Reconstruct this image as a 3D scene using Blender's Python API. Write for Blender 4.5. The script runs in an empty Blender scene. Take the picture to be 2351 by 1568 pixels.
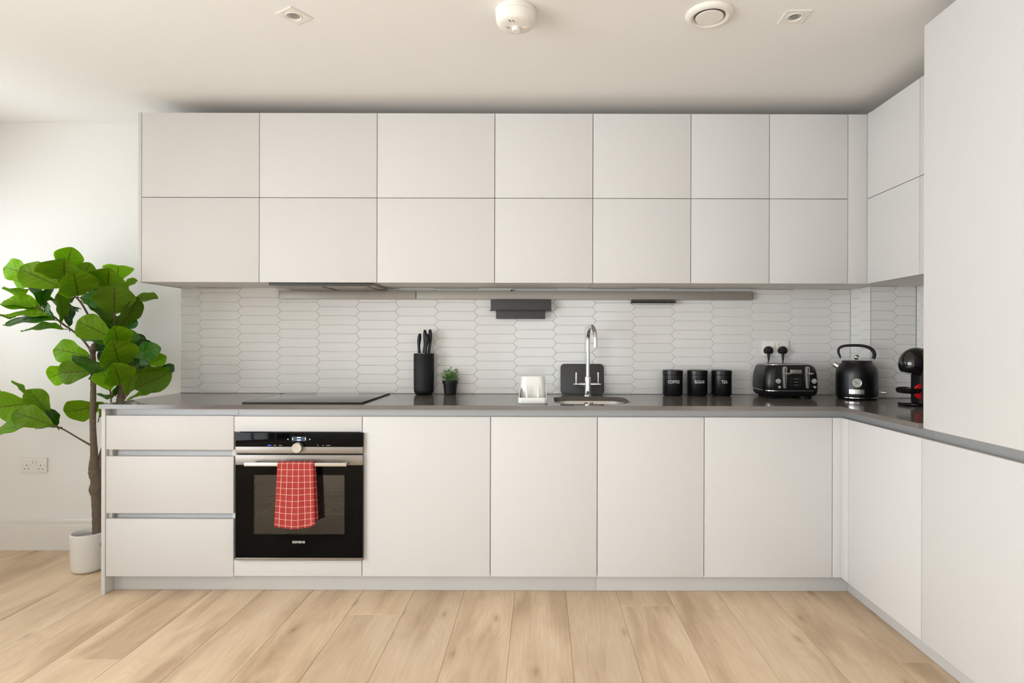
import bpy, bmesh, math, random
from mathutils import Vector, Matrix

random.seed(7)
SC = bpy.context.scene
COL = SC.collection
PI = math.pi

# ------------------------------------------------------------------ camera, world, daylight, exposure
F = 1357.0            # focal length in pixels of the 2351 px wide frame
CX, CY = 1240.0, 784.0
ROLL = 0.0025
CAMZ = 1.189
cam_data = bpy.data.cameras.new('camera')
cam = bpy.data.objects.new('camera', cam_data)
COL.objects.link(cam)
cam_data.sensor_width = 36.0
cam_data.lens = F / 2351.0 * 36.0
cam_data.shift_x = -(CX - 1175.5) / 2351.0
cam_data.clip_start = 0.02
cam.matrix_world = Matrix.Translation((0, 0, CAMZ)) @ Matrix.Rotation(PI / 2, 4, 'X') @ Matrix.Rotation(ROLL, 4, 'Z')
SC.camera = cam
SC.view_settings.view_transform = 'Standard'
SC.view_settings.look = 'None'
SC.view_settings.gamma = 1.0
SC.view_settings.use_curve_mapping = False
SC.view_settings.exposure = 0.0
SC.cycles.use_denoising = True

XL, XR = -3.42, 2.017      # side walls
YB, YF = 3.365, -2.7       # kitchen wall, wall behind the camera
ZC = 2.426                 # ceiling

world = bpy.data.worlds.new('world')
SC.world = world
world.use_nodes = True
wn = world.node_tree.nodes
wn['Background'].inputs[0].default_value = (0.80, 0.90, 1.0, 1)
wn['Background'].inputs[1].default_value = 1.2


def area(name, loc, rot, sx, sy, power, color):
    d = bpy.data.lights.new(name, 'AREA')
    d.shape = 'RECTANGLE'; d.size = sx; d.size_y = sy; d.energy = power; d.color = color
    o = bpy.data.objects.new(name, d); COL.objects.link(o)
    o.location = loc; o.rotation_euler = rot
    return o


# daylight entering the two side windows, plus an added fill lamp behind the camera
WIN_A = (1.95, 3.24, 1.02, 2.10)     # y0 y1 z0 z1, small window of wall_left next to the kitchen wall
WIN_B = (-2.40, 1.00, 0.12, 2.22)    # wide glazed doors of wall_left
WIN_FILL = (-0.6, 1.3, 0.10, 2.22)      # x0 x1 z0 z1 of the opening added in wall_front for the fill lamp
for nm, (a_, b_, c_, d_), pw in (('daylight_small_window', WIN_A, 18), ('daylight_wide_window', WIN_B, 220)):
    area(nm, (XL - 0.16, (a_ + b_) / 2, (c_ + d_) / 2), (0, -PI / 2, 0), d_ - c_, b_ - a_, pw, (0.925, 0.965, 1.0))
area('front_fill', ((WIN_FILL[0] + WIN_FILL[1]) / 2, YF - 0.16, (WIN_FILL[2] + WIN_FILL[3]) / 2), (PI / 2, 0, 0),
     WIN_FILL[1] - WIN_FILL[0], WIN_FILL[3] - WIN_FILL[2], 20, (0.925, 0.965, 1.0))


# ------------------------------------------------------------------ helpers
def P(px, py, Y):
    """point at depth Y (metres from the lens plane) that is seen at photo pixel px, py"""
    x0 = px + ROLL * (py - CY)
    y0 = py - ROLL * (px - CX)
    return Vector(((x0 - CX) * Y / F, Y, CAMZ - (y0 - CY) * Y / F))


def lin(c):
    c = c / 255.0
    return c / 12.92 if c <= 0.04045 else ((c + 0.055) / 1.055) ** 2.4


def rgb(r, g, b):
    return (lin(r), lin(g), lin(b), 1.0)


def mat(name, col, rough=0.5, metal=0.0, spec=0.5, coat=0.0, noise=None, bump=None, emit=None):
    """procedural material: noise=(scale, amount) varies the colour, bump=(scale, strength, stretch)"""
    m = bpy.data.materials.new(name); m.use_nodes = True
    nt = m.node_tree; b = nt.nodes['Principled BSDF']
    b.inputs['Base Color'].default_value = col
    b.inputs['Roughness'].default_value = rough
    b.inputs['Metallic'].default_value = metal
    b.inputs['Specular IOR Level'].default_value = spec
    b.inputs['Coat Weight'].default_value = coat
    b.inputs['Coat Roughness'].default_value = 0.05
    tc = nt.nodes.new('ShaderNodeTexCoord')
    if noise:
        n = nt.nodes.new('ShaderNodeTexNoise'); n.inputs['Scale'].default_value = noise[0]
        n.inputs['Detail'].default_value = 4
        nt.links.new(tc.outputs['Object'], n.inputs['Vector'])
        mx = nt.nodes.new('ShaderNodeMix'); mx.data_type = 'RGBA'
        k = noise[1]
        mx.inputs[6].default_value = tuple(max(0, c * (1 - k)) for c in col[:3]) + (1,)
        mx.inputs[7].default_value = tuple(min(1, c * (1 + k)) for c in col[:3]) + (1,)
        nt.links.new(n.outputs['Fac'], mx.inputs[0])
        nt.links.new(mx.outputs[2], b.inputs['Base Color'])
    if bump:
        mp = nt.nodes.new('ShaderNodeMapping')
        mp.inputs['Scale'].default_value = bump[2] if len(bump) > 2 else (1, 1, 1)
        n = nt.nodes.new('ShaderNodeTexNoise'); n.inputs['Scale'].default_value = bump[0]
        n.inputs['Detail'].default_value = 3
        nt.links.new(tc.outputs['Object'], mp.inputs['Vector']); nt.links.new(mp.outputs[0], n.inputs['Vector'])
        bp = nt.nodes.new('ShaderNodeBump'); bp.inputs['Strength'].default_value = bump[1]
        bp.inputs['Distance'].default_value = 0.002
        nt.links.new(n.outputs['Fac'], bp.inputs['Height']); nt.links.new(bp.outputs[0], b.inputs['Normal'])
    if emit:
        b.inputs['Emission Color'].default_value = emit[0]
        b.inputs['Emission Strength'].default_value = emit[1]
    return m


M = {}
M['wall'] = mat('wall_paint', rgb(238, 236, 233), 0.7, bump=(120, 0.05))
M['ceiling'] = mat('ceiling_paint', rgb(242, 239, 235), 0.8, bump=(120, 0.04))
M['white_unit'] = mat('matt_white_lacquer', rgb(213, 211, 209), 0.42, spec=0.35, noise=(1.5, 0.01))
M['unit_body'] = mat('white_melamine', rgb(226, 222, 216), 0.5, noise=(3, 0.01))
M['trim'] = mat('white_gloss_trim', rgb(232, 229, 224), 0.4, noise=(3, 0.01))
M['plinth'] = mat('satin_white_plinth', rgb(202, 200, 198), 0.35, noise=(2, 0.015))
M['alu'] = mat('anodised_aluminium', rgb(176, 176, 176), 0.5, metal=0.6, bump=(40, 0.05, (0.05, 8, 8)))
M['rail'] = mat('grey_metal_rail', rgb(156, 150, 142), 0.4, metal=0.35, noise=(4, 0.03))
M['steel'] = mat('brushed_steel', rgb(146, 139, 132), 0.38, metal=0.85, bump=(60, 0.12, (0.05, 6, 6)))
M['chrome'] = mat('chrome', rgb(225, 224, 222), 0.06, metal=1.0, noise=(5, 0.01))
M['satin'] = mat('satin_steel', rgb(190, 187, 182), 0.28, metal=0.85, noise=(8, 0.03))
M['tile'] = mat('glazed_white_tile', rgb(226, 224, 221), 0.13, spec=0.5, noise=(2.5, 0.02), bump=(14, 0.10))
M['grout'] = mat('pale_grout', rgb(222, 218, 212), 0.8, noise=(60, 0.03))
M['black_matt'] = mat('matt_black_enamel', rgb(11, 11, 12), 0.33, spec=0.42, noise=(30, 0.1))
M['black_soft'] = mat('black_soft_plastic', rgb(13, 13, 14), 0.5, spec=0.35, noise=(30, 0.1))
M['black_gloss'] = mat('black_gloss', rgb(9, 9, 10), 0.08, coat=0.5, noise=(10, 0.1))
M['oven_glass'] = mat('black_oven_glass', rgb(7, 7, 8), 0.05, spec=0.09, noise=(10, 0.1))
M['hob_glass'] = mat('black_hob_glass', rgb(10, 10, 11), 0.04, spec=0.6, noise=(10, 0.1))
M['dark_grey'] = mat('dark_grey_powder_coat', rgb(62, 59, 57), 0.5, noise=(20, 0.05))
M['board'] = mat('charcoal_plastic', rgb(62, 61, 62), 0.55, noise=(20, 0.05))
M['cavity'] = mat('oven_enamel', rgb(140, 137, 132), 0.4, noise=(20, 0.1))
M['wire'] = mat('rack_wire', rgb(215, 212, 205), 0.25, metal=0.8, noise=(20, 0.05))
M['white_plastic'] = mat('white_plastic', rgb(236, 233, 228), 0.32, noise=(6, 0.01))
M['caddy'] = mat('off_white_plastic', rgb(232, 230, 225), 0.3, noise=(6, 0.01))
M['fitting'] = mat('white_fitting', rgb(238, 232, 224), 0.45, noise=(6, 0.01))
M['print'] = mat('pale_print', rgb(215, 213, 208), 0.5, noise=(40, 0.03))
M['dark_slot'] = mat('dark_slot', rgb(18, 17, 16), 0.7, noise=(20, 0.1))
M['grey_mark'] = mat('grey_print', rgb(150, 150, 150), 0.5, noise=(40, 0.03))
M['pot'] = mat('white_ceramic_pot', rgb(226, 223, 218), 0.45, noise=(5, 0.015))
M['soil'] = mat('grey_filling', rgb(160, 155, 152), 0.9, noise=(40, 0.2), bump=(60, 0.6))
M['red'] = mat('red_plastic', rgb(205, 12, 22), 0.3, noise=(10, 0.03))
M['bright'] = mat('bright_chrome', rgb(240, 240, 238), 0.16, metal=0.8, noise=(8, 0.02))
M['dial'] = mat('pale_dial', rgb(172, 170, 164), 0.35, noise=(10, 0.03))
M['smoke_grey'] = mat('dark_translucent_plastic', rgb(40, 40, 40), 0.3, noise=(10, 0.1))
M['screen'] = mat('lit_display', rgb(20, 30, 40), 0.2, emit=(rgb(60, 90, 130), 0.6))
M['screen_text'] = mat('lit_text', rgb(220, 230, 200), 0.4, emit=(rgb(225, 235, 190), 1.0))
M['blue_mark'] = mat('lit_blue_mark', rgb(60, 80, 220), 0.4, emit=(rgb(60, 90, 255), 0.8))
M['spec_frame'] = mat('window_frame_grey', rgb(110, 112, 115), 0.4, noise=(6, 0.03))


def marble_worktop():
    m = mat('grey_quartz', rgb(128, 120, 113), 0.13, spec=0.55)
    nt = m.node_tree; b = nt.nodes['Principled BSDF']; L = nt.links
    tc = nt.nodes.new('ShaderNodeTexCoord')
    n1 = nt.nodes.new('ShaderNodeTexNoise'); n1.inputs['Scale'].default_value = 2.2; n1.inputs['Detail'].default_value = 6
    n1.inputs['Distortion'].default_value = 1.0
    n2 = nt.nodes.new('ShaderNodeTexNoise'); n2.inputs['Scale'].default_value = 260; n2.inputs['Detail'].default_value = 2
    r = nt.nodes.new('ShaderNodeValToRGB')
    r.color_ramp.elements[0].position = 0.3; r.color_ramp.elements[0].color = rgb(102, 95, 90)
    r.color_ramp.elements[1].position = 0.75; r.color_ramp.elements[1].color = rgb(124, 116, 109)
    mx = nt.nodes.new('ShaderNodeMix'); mx.data_type = 'RGBA'; mx.blend_type = 'OVERLAY'; mx.inputs[0].default_value = 0.18
    L.new(tc.outputs['Object'], n1.inputs['Vector']); L.new(tc.outputs['Object'], n2.inputs['Vector'])
    L.new(n1.outputs['Fac'], r.inputs[0]); L.new(r.outputs[0], mx.inputs[6]); L.new(n2.outputs['Fac'], mx.inputs[7])
    L.new(mx.outputs[2], b.inputs['Base Color'])
    return m


M['worktop'] = marble_worktop()


def wood_floor():
    m = bpy.data.materials.new('oak_planks'); m.use_nodes = True
    nt = m.node_tree; b = nt.nodes['Principled BSDF']; L = nt.links; N = nt.nodes.new
    b.inputs['Roughness'].default_value = 0.38
    b.inputs['Specular IOR Level'].default_value = 0.35
    tc = N('ShaderNodeTexCoord'); at = N('ShaderNodeAttribute'); at.attribute_name = 'plank'
    sep = N('ShaderNodeSeparateXYZ'); L.new(tc.outputs['Object'], sep.inputs[0])
    off = N('ShaderNodeMath'); off.operation = 'MULTIPLY'; off.inputs[1].default_value = 53.0; L.new(at.outputs['Fac'], off.inputs[0])

    def coords(sx, sy):
        mx_ = N('ShaderNodeMath'); mx_.operation = 'MULTIPLY'; mx_.inputs[1].default_value = sx; L.new(sep.outputs[0], mx_.inputs[0])
        my = N('ShaderNodeMath'); my.operation = 'MULTIPLY'; my.inputs[1].default_value = sy; L.new(sep.outputs[1], my.inputs[0])
        c = N('ShaderNodeCombineXYZ'); L.new(mx_.outputs[0], c.inputs[0]); L.new(my.outputs[0], c.inputs[1]); L.new(off.outputs[0], c.inputs[2])
        return c.outputs[0]

    def noise(v, scale, detail, rough=0.5, dist=0.0):
        n = N('ShaderNodeTexNoise'); n.inputs['Scale'].default_value = scale; n.inputs['Detail'].default_value = detail
        n.inputs['Roughness'].default_value = rough; n.inputs['Distortion'].default_value = dist
        L.new(v, n.inputs['Vector']); return n.outputs['Fac']

    broad = noise(coords(5.0, 0.9), 1.6, 3, 0.5, 0.4)
    fine = noise(coords(90, 3.5), 1.6, 5, 0.65, 0.2)
    pores = noise(coords(260, 14), 1.0, 2, 0.6)
    # contour lines of a slow field give the cathedral grain
    field = noise(coords(6.0, 0.9), 1.0, 2, 0.45, 0.5)
    mul = N('ShaderNodeMath'); mul.operation = 'MULTIPLY'; mul.inputs[1].default_value = 120; L.new(field, mul.inputs[0])
    # knots: flat cells shifted from plank to plank, only some of them carry a knot
    vc = N('ShaderNodeCombineXYZ')
    ma = N('ShaderNodeMath'); ma.operation = 'MULTIPLY_ADD'; ma.inputs[1].default_value = 6.0; L.new(sep.outputs[0], ma.inputs[0]); L.new(off.outputs[0], ma.inputs[2])
    mb_ = N('ShaderNodeMath'); mb_.operation = 'MULTIPLY_ADD'; mb_.inputs[1].default_value = 2.3; L.new(sep.outputs[1], mb_.inputs[0]); L.new(off.outputs[0], mb_.inputs[2])
    wob = N('ShaderNodeMath'); wob.operation = 'MULTIPLY_ADD'; wob.inputs[1].default_value = 0.35; L.new(broad, wob.inputs[0]); L.new(ma.outputs[0], wob.inputs[2])
    L.new(wob.outputs[0], vc.inputs[0]); L.new(mb_.outputs[0], vc.inputs[1])
    vor = N('ShaderNodeTexVoronoi'); vor.voronoi_dimensions = '2D'; vor.inputs['Scale'].default_value = 1.0; vor.inputs['Randomness'].default_value = 1.0
    L.new(vc.outputs[0], vor.inputs['Vector'])
    cs = N('ShaderNodeSeparateColor'); L.new(vor.outputs['Color'], cs.inputs[0])
    has = N('ShaderNodeMath'); has.operation = 'GREATER_THAN'; has.inputs[1].default_value = 0.62; L.new(cs.outputs[0], has.inputs[0])
    bend = N('ShaderNodeMapRange'); bend.interpolation_type = 'SMOOTHSTEP'; bend.inputs[1].default_value = 0.0; bend.inputs[2].default_value = 0.55
    bend.inputs[3].default_value = 15.0; bend.inputs[4].default_value = 0.0; L.new(vor.outputs['Distance'], bend.inputs[0])
    bh = N('ShaderNodeMath'); bh.operation = 'MULTIPLY'; L.new(bend.outputs[0], bh.inputs[0]); L.new(has.outputs[0], bh.inputs[1])
    ph_ = N('ShaderNodeMath'); ph_.operation = 'ADD'; L.new(mul.outputs[0], ph_.inputs[0]); L.new(bh.outputs[0], ph_.inputs[1])
    sn = N('ShaderNodeMath'); sn.operation = 'SINE'; L.new(ph_.outputs[0], sn.inputs[0])
    ring = N('ShaderNodeMapRange'); ring.inputs[1].default_value = -1; ring.inputs[2].default_value = 1; L.new(sn.outputs[0], ring.inputs[0])
    kn0 = N('ShaderNodeMapRange'); kn0.inputs[1].default_value = 0.01; kn0.inputs[2].default_value = 0.17
    kn0.inputs[3].default_value = 1.0; kn0.inputs[4].default_value = 0.0; L.new(vor.outputs['Distance'], kn0.inputs[0])
    kn = N('ShaderNodeMath'); kn.operation = 'MULTIPLY'; L.new(kn0.outputs[0], kn.inputs[0]); L.new(has.outputs[0], kn.inputs[1])
    knr = N('ShaderNodeMath'); knr.operation = 'POWER'; knr.inputs[1].default_value = 2.2; L.new(kn.outputs[0], knr.inputs[0])

    ramp = N('ShaderNodeValToRGB'); e = ramp.color_ramp.elements
    e[0].position = 0.28; e[0].color = rgb(200, 173, 143)
    e[1].position = 0.72; e[1].color = rgb(246, 224, 196)
    mid = ramp.color_ramp.elements.new(0.5); mid.color = rgb(235, 211, 180)
    L.new(broad, ramp.inputs[0])

    def mult(a, col, fac, k):
        mx_ = N('ShaderNodeMix'); mx_.data_type = 'RGBA'; mx_.blend_type = 'MULTIPLY'
        s = N('ShaderNodeMath'); s.operation = 'MULTIPLY'; s.inputs[1].default_value = k; L.new(fac, s.inputs[0])
        L.new(s.outputs[0], mx_.inputs[0]); L.new(a, mx_.inputs[6]); mx_.inputs[7].default_value = col
        return mx_.outputs[2]

    c = mult(ramp.outputs[0], (0.66, 0.58, 0.48, 1), fine, 0.72)
    c = mult(c, (0.74, 0.66, 0.56, 1), ring.outputs[0], 0.17)
    c = mult(c, (0.60, 0.52, 0.44, 1), pores, 0.22)
    c = mult(c, (0.42, 0.33, 0.26, 1), knr.outputs[0], 0.6)
    # each plank has a slightly different tone
    hv = N('ShaderNodeHueSaturation')
    vr = N('ShaderNodeMapRange'); vr.inputs[3].default_value = 0.95; vr.inputs[4].default_value = 1.13; L.new(at.outputs['Fac'], vr.inputs[0])
    L.new(vr.outputs[0], hv.inputs['Value']); L.new(c, hv.inputs['Color'])
    L.new(hv.outputs[0], b.inputs['Base Color'])
    bp = N('ShaderNodeBump'); bp.inputs['Strength'].default_value = 0.12; bp.inputs['Distance'].default_value = 0.001
    L.new(fine, bp.inputs['Height']); L.new(bp.outputs[0], b.inputs['Normal'])
    return m


M['floor'] = wood_floor()
M['seam'] = mat('plank_seam', rgb(150, 116, 84), 0.8, noise=(20, 0.1))


def leaf_mat(name, base, vein, rough, trans_col, trans, vein_w, k=0.5):
    m = bpy.data.materials.new(name); m.use_nodes = True
    nt = m.node_tree; L = nt.links; N = nt.nodes.new; b = nt.nodes['Principled BSDF']
    b.inputs['Roughness'].default_value = rough
    b.inputs['Specular IOR Level'].default_value = 0.45 if rough < 0.4 else 0.2
    uv = N('ShaderNodeUVMap'); sep = N('ShaderNodeSeparateXYZ'); L.new(uv.outputs[0], sep.inputs[0])

    def mth(op, a, bb=None):
        n = N('ShaderNodeMath'); n.operation = op
        for i, v in enumerate((a, bb)):
            if v is None: continue
            if isinstance(v, (int, float)): n.inputs[i].default_value = v
            else: L.new(v, n.inputs[i])
        return n.outputs[0]
    au = mth('ABSOLUTE', mth('SUBTRACT', mth('MULTIPLY', sep.outputs[0], 2.0), 1.0))     # 0 at the midrib, 1 at the edge
    v = sep.outputs[1]
    lat = mth('FRACT', mth('MULTIPLY', mth('SUBTRACT', v, mth('MULTIPLY', au, 0.26)), 6.0))
    tri = mth('ABSOLUTE', mth('SUBTRACT', lat, 0.5))
    latline = mth('GREATER_THAN', mth('MULTIPLY', tri, 1.0), mth('ADD', 0.5 - vein_w, mth('MULTIPLY', au, vein_w * 0.9)))
    latline = mth('MULTIPLY', latline, mth('LESS_THAN', au, 0.78))
    midline = mth('LESS_THAN', au, mth('SUBTRACT', 0.055, mth('MULTIPLY', v, 0.035)))
    mask = mth('MINIMUM', mth('ADD', latline, midline), 1.0)
    nz = N('ShaderNodeTexNoise'); nz.inputs['Scale'].default_value = 9; nz.inputs['Detail'].default_value = 3
    tc = N('ShaderNodeTexCoord'); L.new(tc.outputs['Object'], nz.inputs['Vector'])
    at = N('ShaderNodeAttribute'); at.attribute_name = 'tone'  # leaf colour variation with backlight and crown shade painted in
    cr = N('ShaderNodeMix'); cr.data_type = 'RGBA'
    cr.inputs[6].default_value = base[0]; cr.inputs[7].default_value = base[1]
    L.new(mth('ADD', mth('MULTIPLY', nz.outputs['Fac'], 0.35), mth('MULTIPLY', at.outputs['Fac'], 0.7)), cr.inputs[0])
    mx = N('ShaderNodeMix'); mx.data_type = 'RGBA'; mx.inputs[7].default_value = vein
    L.new(mth('MULTIPLY', mask, k), mx.inputs[0]); L.new(cr.outputs[2], mx.inputs[6])
    L.new(mx.outputs[2], b.inputs['Base Color'])
    tr = N('ShaderNodeBsdfTranslucent')
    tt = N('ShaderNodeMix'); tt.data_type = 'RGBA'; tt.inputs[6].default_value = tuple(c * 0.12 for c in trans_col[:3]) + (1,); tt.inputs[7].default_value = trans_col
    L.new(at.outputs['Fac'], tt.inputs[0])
    tm = N('ShaderNodeMix'); tm.data_type = 'RGBA'; L.new(tt.outputs[2], tm.inputs[6]); tm.inputs[7].default_value = vein
    L.new(mth('MULTIPLY', mask, k), tm.inputs[0]); L.new(tm.outputs[2], tr.inputs['Color'])
    ms = N('ShaderNodeMixShader'); ms.inputs[0].default_value = trans
    out = nt.nodes['Material Output']
    bp = N('ShaderNodeBump'); bp.inputs['Strength'].default_value = 0.5; bp.inputs['Distance'].default_value = 0.003
    L.new(mth('SUBTRACT', 0, mth('MULTIPLY', tri, 1.0)), bp.inputs['Height']); L.new(bp.outputs[0], b.inputs['Normal'])
    L.new(b.outputs[0], ms.inputs[1]); L.new(tr.outputs[0], ms.inputs[2]); L.new(ms.outputs[0], out.inputs['Surface'])
    return m


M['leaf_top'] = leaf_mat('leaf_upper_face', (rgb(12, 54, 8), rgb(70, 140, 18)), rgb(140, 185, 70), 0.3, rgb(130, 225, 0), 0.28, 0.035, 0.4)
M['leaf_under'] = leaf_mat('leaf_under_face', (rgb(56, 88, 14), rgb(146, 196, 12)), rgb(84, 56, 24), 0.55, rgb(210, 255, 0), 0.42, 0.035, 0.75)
M['herb'] = mat('herb_leaf', rgb(112, 152, 70), 0.5, noise=(60, 0.5))
M['bark'] = mat('grey_brown_bark', rgb(106, 92, 76), 0.8, noise=(60, 0.35), bump=(22, 1.0, (1.0, 1.0, 9)))
for n_ in M['bark'].node_tree.nodes:
    if n_.type == 'BUMP': n_.inputs['Distance'].default_value = 0.008
M['stem'] = mat('brown_stem', rgb(92, 70, 50), 0.6, noise=(40, 0.2))


def towel_mat():
    m = mat('red_checked_cotton', rgb(196, 60, 50), 0.85)
    nt = m.node_tree; L = nt.links; N = nt.nodes.new; b = nt.nodes['Principled BSDF']
    uv = N('ShaderNodeUVMap'); sep = N('ShaderNodeSeparateXYZ'); L.new(uv.outputs[0], sep.inputs[0])

    def line(src, period, phase, w):
        a = N('ShaderNodeMath'); a.operation = 'ADD'; a.inputs[1].default_value = phase; L.new(src, a.inputs[0])
        d = N('ShaderNodeMath'); d.operation = 'DIVIDE'; d.inputs[1].default_value = period; L.new(a.outputs[0], d.inputs[0])
        f = N('ShaderNodeMath'); f.operation = 'FRACT'; L.new(d.outputs[0], f.inputs[0])
        g = N('ShaderNodeMath'); g.operation = 'LESS_THAN'; g.inputs[1].default_value = w; L.new(f.outputs[0], g.inputs[0])
        return g.outputs[0]
    a = line(sep.outputs[0], 0.0262, 0.0072, 0.065)
    c = line(sep.outputs[1], 0.0280, 0.0, 0.05)
    mxx = N('ShaderNodeMath'); mxx.operation = 'MAXIMUM'; L.new(a, mxx.inputs[0]); L.new(c, mxx.inputs[1])
    n = N('ShaderNodeTexNoise'); n.inputs['Scale'].default_value = 60; n.inputs['Detail'].default_value = 4
    tc = N('ShaderNodeTexCoord'); L.new(tc.outputs['Object'], n.inputs['Vector'])
    base = N('ShaderNodeMix'); base.data_type = 'RGBA'; base.inputs[6].default_value = rgb(150, 42, 38); base.inputs[7].default_value = rgb(182, 60, 50)
    L.new(n.outputs['Fac'], base.inputs[0])
    mx = N('ShaderNodeMix'); mx.data_type = 'RGBA'; mx.inputs[7].default_value = rgb(236, 196, 186)
    L.new(mxx.outputs[0], mx.inputs[0]); L.new(base.outputs[2], mx.inputs[6]); L.new(mx.outputs[2], b.inputs['Base Color'])
    return m


M['towel'] = towel_mat()


def pane_mat(name, tint, gloss):
    m = bpy.data.materials.new(name); m.use_nodes = True
    nt = m.node_tree; nt.nodes.remove(nt.nodes['Principled BSDF'])
    t = nt.nodes.new('ShaderNodeBsdfTransparent'); t.inputs[0].default_value = tint
    g = nt.nodes.new('ShaderNodeBsdfGlossy'); g.inputs['Roughness'].default_value = 0.03
    f = nt.nodes.new('ShaderNodeLayerWeight'); f.inputs['Blend'].default_value = gloss
    ms = nt.nodes.new('ShaderNodeMixShader')
    nt.links.new(f.outputs['Fresnel'], ms.inputs[0]); nt.links.new(t.outputs[0], ms.inputs[1]); nt.links.new(g.outputs[0], ms.inputs[2])
    nt.links.new(ms.outputs[0], nt.nodes['Material Output'].inputs['Surface'])
    return m


M['pane'] = pane_mat('window_glass', (0.97, 0.98, 0.98, 1), 0.15)
M['oven_pane'] = pane_mat('oven_window_glass', (0.80, 0.79, 0.78, 1), 0.36)


class MB:
    """collects shapes into one mesh"""
    def __init__(s, X=None):
        s.v = []; s.f = []; s.m = []; s.uv = {}; s.X = X or Matrix.Identity(4)

    def add(s, vs, fs, mi=0):
        n = len(s.v)
        s.v += [s.X @ Vector(p) for p in vs]
        s.f += [tuple(i + n for i in f) for f in fs]
        s.m += [mi] * len(fs)
        return n

    def box(s, x0, x1, y0, y1, z0, z1, bev=0.0, seg=2, mi=0):
        x0, x1 = min(x0, x1), max(x0, x1); y0, y1 = min(y0, y1), max(y0, y1); z0, z1 = min(z0, z1), max(z0, z1)
        if bev <= 0:
            vs = [(x, y, z) for z in (z0, z1) for y in (y0, y1) for x in (x0, x1)]
            fs = [(0, 2, 3, 1), (4, 5, 7, 6), (0, 1, 5, 4), (2, 6, 7, 3), (0, 4, 6, 2), (1, 3, 7, 5)]
            s.add(vs, fs, mi); return s
        bm = bmesh.new(); bmesh.ops.create_cube(bm, size=1)
        for v in bm.verts:
            v.co = Vector(((x0 + x1) / 2 + v.co.x * (x1 - x0), (y0 + y1) / 2 + v.co.y * (y1 - y0), (z0 + z1) / 2 + v.co.z * (z1 - z0)))
        bmesh.ops.bevel(bm, geom=bm.edges[:], offset=bev, segments=seg, affect='EDGES', profile=0.6)
        bm.verts.index_update()
        s.add([v.co.copy() for v in bm.verts], [tuple(v.index for v in f.verts) for f in bm.faces], mi)
        bm.free(); return s

    def loft(s, rings, cap0=True, cap1=True, mi=0):
        n = len(rings[0]); vs = [p for r in rings for p in r]; fs = []
        for k in range(len(rings) - 1):
            for i in range(n):
                j = (i + 1) % n
                fs.append((k * n + i, k * n + j, (k + 1) * n + j, (k + 1) * n + i))
        if cap0: fs.append(tuple(reversed(range(n))))
        if cap1: fs.append(tuple((len(rings) - 1) * n + i for i in range(n)))
        s.add(vs, fs, mi); return s

    def lathe(s, prof, c=(0, 0, 0), seg=40, axis='Z', cap0=True, cap1=True, mi=0, rfun=None):
        rings = []
        for r, z in prof:
            ring = []
            for i in range(seg):
                a = 2 * PI * i / seg
                rr = max(r, 1e-5) * (rfun(a, r, z) if rfun else 1)
                p = (rr * math.cos(a), rr * math.sin(a), z)
                if axis == 'Y': p = (p[0], z, -p[1])      # z of the profile runs along +Y
                if axis == 'X': p = (z, p[0], p[1])
                ring.append((p[0] + c[0], p[1] + c[1], p[2] + c[2]))
            rings.append(ring)
        return s.loft(rings, cap0, cap1, mi)

    def tube(s, pts, rad, seg=12, cap=True, mi=0, flat=1.0):
        pts = [Vector(p) for p in pts]
        if not isinstance(rad, (list, tuple)): rad = [rad] * len(pts)
        rings = []; up = None
        for i, p in enumerate(pts):
            t = (pts[min(i + 1, len(pts) - 1)] - pts[max(i - 1, 0)]).normalized()
            if up is None:
                up = Vector((0, 0, 1)) if abs(t.z) < 0.9 else Vector((0, 1, 0))
            a = t.cross(up).normalized(); b = a.cross(t).normalized(); up = b
            rings.append([p + (a * math.cos(q) + b * math.sin(q) * flat) * rad[i] for q in [2 * PI * k / seg for k in range(seg)]])
        return s.loft(rings, cap, cap, mi)

    def build(s, name, m, parent=None, smooth=True, local=False, angle=35):
        me = bpy.data.meshes.new(name)
        off = Vector((0, 0, 0)) if (local or parent is None) else parent_world(parent)
        me.from_pydata([v - off for v in s.v], [], s.f)
        mats = m if isinstance(m, (list, tuple)) else [m]
        for x in mats: me.materials.append(x)
        for p, mi in zip(me.polygons, s.m):
            p.material_index = mi
        me.validate()
        bm = bmesh.new(); bm.from_mesh(me)
        if not getattr(s, 'keep', False): bmesh.ops.recalc_face_normals(bm, faces=bm.faces[:])
        bm.to_mesh(me); bm.free()
        if smooth:
            for p in me.polygons: p.use_smooth = True
            me.set_sharp_from_angle(angle=math.radians(angle))
        o = bpy.data.objects.new(name, me); COL.objects.link(o)
        if parent: o.parent = parent
        return o


def parent_world(o):
    v = Vector((0, 0, 0))
    while o:
        v += o.location; o = o.parent
    return v


def thing(name, label, cat, loc=(0, 0, 0), rz=0.0, group=None):
    o = bpy.data.objects.new(name, None); COL.objects.link(o)
    o.location = loc; o.rotation_euler = (0, 0, rz); o.empty_display_size = 0.05
    o['label'] = label; o['category'] = cat
    if group: o['group'] = group
    return o


def tag(o, label, cat, group=None):
    o['label'] = label; o['category'] = cat
    if group: o['group'] = group
    return o


def struct(o):
    o['kind'] = 'structure'
    return o


def rrect(cx, cy, hx, hy, r, z, n=6):
    """rounded rectangle ring in the XY plane"""
    r = min(r, hx - 1e-4, hy - 1e-4); pts = []
    for k, (sx, sy) in enumerate(((1, 1), (-1, 1), (-1, -1), (1, -1))):
        for i in range(n + 1):
            a = PI / 2 * (k + i / n)
            pts.append((cx + sx * (hx - r) + r * math.cos(a), cy + sy * (hy - r) + r * math.sin(a), z))
    return pts


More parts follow.
